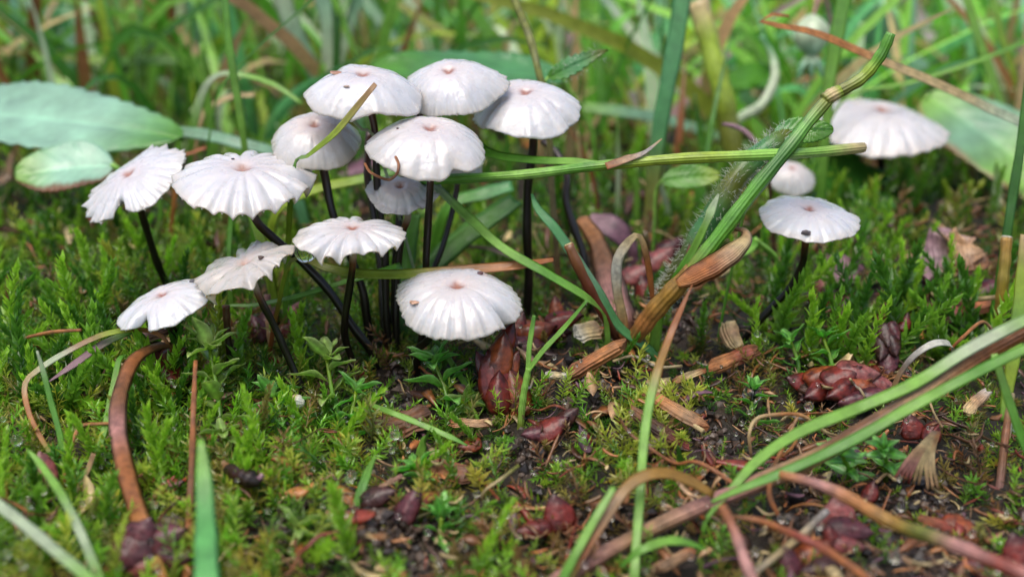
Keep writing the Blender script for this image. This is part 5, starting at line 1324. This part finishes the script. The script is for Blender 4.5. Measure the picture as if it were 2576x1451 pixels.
for lb, args in [('small red scale stuck in the moss near the pale corner blades', (1005 - 570, 1220, 1.6, 70, 10, 'red')), ('pink scale upright near the arched corner blade', (110, 1180, 3, 110, 115, 'pinkish')), ('dark scale lying in the moss by the wider pale blade', (85, 1290, 1.6, 80, 60, 'dark')),
                 ('dark glossy scale beside the lower corner blades', (150, 1400, 1.4, 100, 100, 'purple')), ('red scale low in the moss at the foot of the narrower pale blade', (280, 1440, 1.2, 100, 10, 'red')),
                 ('reddish scale on the soil under the chip beside the leaning plant', (1640, 1120, 1.2, 90, 20, 'dark')), ('orange scale lying below the broad torn cap', (1180, 1120, 1.2, 70, 200, 'orange')), ('purple scale among moss beyond the red wood chip', (2490, 730, 2, 110, 20, 'purple')),
                 ('red scale between the coral stalk and the long brown stem', (2190, 1235, 1.6, 70, 60, 'red')), ('orange scale by the fan-shaped fragment', (2420, 1330, 1.4, 110, -25, 'orange'))]:
    o = place_scale(None, *args, name='bud_scale'); tag(o, lb, 'bud scale')

# black glossy seed, fan-shaped fragment, chips
def chip(label, px, py, h, lx, ly, lz, ang, cols, seed, mat='wood', cat='wood chip', name='wood_chip', tilt=.2):
    r = np.random.default_rng(seed)
    p = P(px, py, h); d = depth_of(p); k = d / FPX
    e = math.radians(ang)
    ex = unit(math.cos(e) * RIGHT + math.sin(e) * (UP * .6 + np.array([0, .5, 0])) + np.array([0, 0, r.normal(0, tilt * .3)]))
    zz = np.array([0, -.35, 1.0]); ey = unit(np.cross(zz, ex)); ez = np.cross(ex, ey)
    # a splintered piece: ragged ends, long facets
    n, ns = 7, 9
    a = np.linspace(0, 2 * np.pi, ns, endpoint=False) + r.normal(0, .12, ns)
    sec = np.stack([np.cos(a), np.sin(a)], -1) * r.uniform(.72, 1.15, (ns, 1))
    t = np.linspace(-.5, .5, n)
    X = np.zeros((n, ns, 3))
    rag = r.uniform(-.10, .10, (2, ns))
    for k_ in range(n):
        tt = np.full(ns, t[k_])
        if k_ == 0: tt = tt + np.abs(rag[0])
        if k_ == n - 1: tt = tt - np.abs(rag[1]) * 1.6
        w = (.72 if k_ in (0, n - 1) else 1.0) * (1 + r.normal(0, .06))
        bow = .10 * ly * k * math.sin(t[k_] * 3 + seed)
        X[k_] = p + (tt * lx * k)[:, None] * ex + (sec[:, 0] * w * ly * k / 2 + bow)[:, None] * ey + (sec[:, 1] * w * lz * k / 2)[:, None] * ez
    V = X.reshape(-1, 3) + r.normal(0, .03, (n * ns, 3))
    i = np.arange(n - 1)[:, None] * ns; j = np.arange(ns)[None, :]; j2 = (j + 1) % ns
    Q = np.stack([i + j, i + j2, i + ns + j2, i + ns + j], -1).reshape(-1, 4)
    e0 = np.array([list(range(ns))[::-1]]); e1 = np.array([[(n - 1) * ns + q for q in range(ns)]])
    c = ramp(cols, np.repeat(t + .5, ns)) * np.tile(r.uniform(.75, 1.2, ns), n)[:, None]; u = np.tile(np.linspace(-1, 1, ns), n)
    return solo(name, label, cat, V, [Q, e0, e1], c, mat, u, smooth=False)
chip('long reddish split wood chip lying by the ochre stub', 2420, 785, 3, 260, 52, 30, 14, ['straw', 'pink', 'red', 'rust', 'brown'], 1)
chip('angular tan chip touching the foot of the bent stipe', 1842, 842, 3, 85, 52, 40, 105, ['straw', 'tan', 'straw'], 2)
chip('pale tan chip beside the piled red scales', 1478, 832, 3, 70, 60, 34, 20, ['white', 'straw', 'tan'], 3)
chip('orange-brown split wood sliver under the upright green blade', 1700, 1030, 2, 190, 42, 26, -32, ['rust', 'orange', 'tan', 'rust'], 4)
chip('dark brown bark piece under the orange sliver', 1660, 1075, 1.2, 190, 40, 26, -38, ['brown', 'dbrown', 'red'], 5)
chip('rusty wood sliver lying across the soil beyond the upright blade', 1845, 905, 2, 150, 46, 30, 18, ['rust', 'orange', 'red', 'brown'], 6)
chip('rolled brown stem piece lying behind the moss strand', 1500, 905, 2, 190, 46, 44, 32, ['brown', 'rust', 'orange', 'brown'], 7)
chip('frayed orange splinter fanned out on the soil', 1735, 945, 2, 100, 26, 12, 30, ['orange', 'straw', 'rust'], 8)
chip('small pink-brown sliver on the soil patch', 975, 1215, 2, 90, 16, 10, 40, ['pink', 'tan', 'pink'], 9)
chip('orange husk lying in the soil patch', 985, 1435, 1.6, 90, 24, 16, -12, ['straw', 'orange', 'rust'], 10)
chip('tan husk on the crumbs of the soil patch', 950, 1345, 3.0, 60, 16, 10, -5, ['straw', 'orange', 'tan'], 11)
chip('brown wood splinter in the lower litter by the ochre arch', 1690, 1410, 1.6, 150, 32, 18, 24, ['brown', 'tan', 'rust'], 12)
chip('rust wood chip lying in the moss beside the flat green blade', 1185, 1065, 1.6, 120, 26, 16, -10, ['rust', 'tan', 'brown'], 13)
chip('orange-red splinter below the fan-shaped fragment', 2390, 1330, 1.4, 170, 30, 18, -28, ['rust', 'red', 'rust'], 14)
chip('tan flat stalk piece under the long pale blade', 2460, 1010, 2, 110, 34, 12, 50, ['straw', 'tan', 'grey'], 15)
chip('bleached straw stub behind the orange bud', 1400, 945, 2, 60, 24, 20, 5, ['white', 'straw', 'white'], 16)
chip('dark rotten bark lump beneath the torn cap', 1010, 1060, 1, 160, 90, 40, 20, ['dbrown', 'brown', 'dbrown'], 17)
chip('brown leaf-litter lump by the rotten bark', 1130, 1180, 1, 140, 60, 30, -20, ['dbrown', 'rust', 'dbrown'], 18)
chip('pinkish-brown wood fragment under the notched cap', 390, 838, 4.5, 90, 40, 30, 20, ['tan', 'pink', 'brown'], 19)
sd = thing('seed', 'black glossy seed with a ragged end in the moss', 'seed', P(612, 1200, 0))
stalk('', [(575, 1180, 2.4), (600, 1190, 2.6), (630, 1205, 2.6), (655, 1215, 2.4)], [30, 46, 48, 20], ['black', (.03, .008, .006), 'black'], parent=sd, name='shell', mat='scale')
stalk('', [(572, 1174, 2.5), (560, 1160, 3)], [24, 10], ['orange', 'tan'], parent=sd, name='husk', mat='dry', n=6)
stalk('', [(650, 1205, 3), (662, 1192, 3.2)], [16, 12], ['purple', 'mauve'], parent=sd, name='knob', mat='scale', n=6)
fan = thing('fan_fragment', 'frayed tan and pink fan-shaped plant fragment standing in the litter', 'plant fragment', P(2300, 1250, 0))
for k in range(9):
    a = -34 + k * 7
    blade('', [(2362 - k * 1.5, 1085, 4.2), (2345 - k * 7, 1150, 3.2), (2350 - k * 13 + (10 if k < 3 else 0), 1225 + (6 if k < 3 else -k * 2), 1.4)], [9, 13, 6], [['orange', 'straw', 'tan'], ['orange', 'straw', 'straw', 'tan'], ['tan', 'straw', 'tan', 'pink', 'red']][0 if k < 3 else (1 if k < 5 else 2)], parent=fan, name='fibre', mat='dry', n=12, fold=.2)
bead = thing('glass_bead', 'round pale snail-like bead at the foot of the folded cap stipe', 'bead', P(748, 1020, .5))
stalk('', [(728, 1005, 2.4), (738, 1008, 2.4), (752, 1012, 2.4), (766, 1014, 2.4)], [10, 36, 40, 14], ['pink', 'straw', 'white', 'white'], parent=bead, name='shell', mat='stem', n=14, ns=12)

# ------------------------------------------------------------------ small things on the caps
def on_cap(key, px, py):
    root, O, A, R, h, cap, _ = MUSH[key]
    th, rh = np.meshgrid(np.linspace(0, 2 * np.pi, 240), np.linspace(0, 1, 60), indexing='ij')
    V = O + cap.surf(th, rh, R, h).reshape(-1, 3) @ A
    q = project(V); e = np.hypot(q[:, 0] - px, q[:, 1] - py)
    near = np.where(e < max(e.min() + 1.5, 3))[0]
    return V[near[np.argmin((V[near] - CAM) @ FWD)]]

def speck(label, key, px, py, size, col, seed, flat=.6, cat='dirt crumb', name='dirt_crumb'):
    r = np.random.default_rng(seed)
    p = on_cap(key, px, py); d = depth_of(p); s = size / 2 * d / FPX
    v = ICO_V * r.uniform(.75, 1.25, (len(ICO_V), 1)) * s * np.array([1, .8, flat]) + p + np.array([0, -.2 * s, s * flat * .45])
    solo(name, label, cat, v, ICO_F, np.repeat(pal(col)[None], len(v), 0), 'crumb', smooth=False)
speck('black dirt crumb on the front of the small specked cap', 'me', 2026, 586, 24, (.10, .085, .09), 1)
speck('brown crumb near the back rim of the broad torn cap', 'm9', 1208, 686, 20, (.12, .06, .06), 2)
speck('tan stain-like flake on the side of the broad torn cap', 'm9', 1045, 758, 30, (.5, .3, .2), 3, .25)
speck('dark crumb on the glossy folded cap', 'm8', 655, 647, 18, (.09, .06, .05), 4)
speck('grey crumb where the notched cap meets the folded one', 'm7', 483, 706, 20, (.12, .12, .13), 5)
speck('tiny dark grain on the domed cap with the thread', 'm5', 1000, 322, 9, (.08, .07, .07), 6)
speck('brown flake on the bruised dome', 'ma', 845, 182, 34, (.34, .17, .11), 7, .3)
speck('tan pit-like grain on the side of the bruised dome', 'ma', 872, 215, 18, (.45, .33, .26), 8, .3)
speck('tiny black grain on the widest cap', 'm2', 586, 398, 9, (.05, .05, .06), 9)
q = [on_cap('m5', a, b) + np.array([0, -.12, .05]) for a, b in [(994, 393), (1000, 415), (996, 440)]] + [P(980, 452, 84.6), P(955, 446, 84.4), P(930, 432, 84.4), P(918, 412, 85.2)]
V, F, t, u = tube(spline(q, 36), .11, 6)
solo('dry_thread', 'thin russet thread curled round the rim of the domed cap', 'thread', V, F, ramp(['rust', 'brown', 'rust'], t), 'dry', u)

# ------------------------------------------------------------------ water
def ball(p, r, sq=1.0, nu=20, nv=12):
    th, ph = np.meshgrid(np.linspace(0, 2 * np.pi, nu, endpoint=False), np.linspace(0.04, np.pi - .04, nv), indexing='ij')
    V = np.stack([np.cos(th) * np.sin(ph), np.sin(th) * np.sin(ph), sq * np.cos(ph)], -1).reshape(-1, 3) * r + p
    i = np.arange(nu)[:, None]; j = np.arange(nv - 1)[None, :]; i2 = (i + 1) % nu
    Q = np.stack([i * nv + j, i * nv + j + 1, i2 * nv + j + 1, i2 * nv + j], -1).reshape(-1, 4)
    cap0 = np.array([[k * nv for k in range(nu)]]); cap1 = np.array([[k * nv + nv - 1 for k in range(nu)][::-1]])
    return V, [Q, cap0, cap1]
V, F = ball(P(768, 632, 84.6), .85, 1.1)
solo('water_drop', 'clear water drop hanging under the rim of the flat cap with orange centre', 'water drop', V, F, None, 'water')
V, F = ball(P(2002 + 42, 1024, 90) * 0 + P(1892, 990, 2.2), .75, .9)
solo('water_drop', 'clear round water drop lying on moss beside the wood sliver', 'water drop', V, F, None, 'water')
def dew():
    r = np.random.default_rng(91)
    v0, f0 = ICO_V, ICO_F
    bm = bmesh.new(); bmesh.ops.create_icosphere(bm, subdivisions=2, radius=1)
    v0 = np.array([x.co[:] for x in bm.verts]); f0 = np.array([[y.index for y in x.verts] for x in bm.faces]); bm.free()
    Vs, Fs, off = [], [], 0
    for _ in range(420):
        px, py = r.uniform(0, 2576), r.uniform(700, 1451)
        if math.hypot(px - 1250, py - 930) < 110 or math.hypot(px - 1400, py - 1290) < 80: continue
        p = P(px, py, r.uniform(1.5, 4.0))
        Vs.append(v0 * float(np.clip(r.lognormal(-1.9, .45), .06, .4)) + p); Fs.append(f0 + off); off += len(v0)
    o = link('dew_drops', np_mesh('dew_drops', np.vstack(Vs), np.vstack(Fs)), 'water')
    tag(o, 'tiny beads of water scattered over the moss', 'dew', kind='stuff')
dew()

# ------------------------------------------------------------------ thin dead stalks strewn about
def strewn():
    r = np.random.default_rng(101)
    for k in range(40):
        px, py = (r.uniform(1250, 2560), r.uniform(900, 1451)) if k < 28 else (r.uniform(0, 1250), r.uniform(880, 1451))
        a = r.uniform(0, np.pi); L = r.uniform(60, 190)
        h = r.uniform(1.0, 2.6)
        pts = [(px + math.cos(a) * L * t, py - math.sin(a) * L * t * .5 + r.normal(0, 8), max(.5, h + r.normal(0, .5))) for t in (-.5, -.15, .2, .5)]
        cs = [['rust', 'orange', 'rust'], ['tan', 'straw', 'tan'], ['brown', 'dbrown', 'brown'], ['straw', 'grey', 'straw'], ['red', 'rust', 'brown']][r.integers(5)]
        right = k < 28
        stalk('thin dead fibre lying loose in the litter beneath the long crossing stem' if right else 'thin dead fibre lying loose in the moss in front of the mushrooms', pts, r.uniform(4, 9), cs, cat='fibre', name='dead_fibre',
              group='loose fibres in the litter' if right else 'loose fibres in the moss', ns=6, n=14)
strewn()

def thin_grass():
    r = np.random.default_rng(111)
    looks = [('bright green', ['g', 'lg', 'lg']), ('dark green', ['dg', 'g', 'dg']), ('straw-coloured', ['tan', 'straw', 'straw']), ('reddish brown', ['brown', 'rust', 'tan']), ('pale green', ['lg', 'pale', 'lg'])]
    for k in range(90):
        y = r.uniform(116, 168); x = r.uniform(-.5, .5) * y if k % 2 else r.uniform(.02, .5) * y
        H = r.uniform(7, 24); a = r.uniform(0, 6.28); l = r.normal(0, .4) * H
        g = float(ground_h(x, y)) - .8
        C = np.array([[x, y, g], [x + math.cos(a) * l * .3, y + math.sin(a) * l * .2, g + H * .55], [x + math.cos(a) * l, y + math.sin(a) * l * .6, g + H]])
        C = spline(C, 14); t = np.linspace(0, 1, 14)
        q = project(C)
        if np.any((q[:, 0] < 470) & (q[:, 1] < 490)) or np.any((q[:, 0] > 1880) & (q[:, 0] < 2420) & (q[:, 1] < 620)): continue
        V, F, tt, uu = ribbon(C, r.uniform(.5, 1.5) * (1 - .85 * t ** 3), .3, .1, r.uniform(-1, 1))
        nm, cs = looks[r.choice(5, p=[.36, .26, .16, .10, .12])]
        solo('grass_shoot', 'thin ' + nm + ' grass shoot standing in the moss beyond the mushrooms', 'grass blade', V, F, ramp(cs, tt), 'blade', uu, group='thin ' + nm + ' grass beyond the mushrooms')
thin_grass()
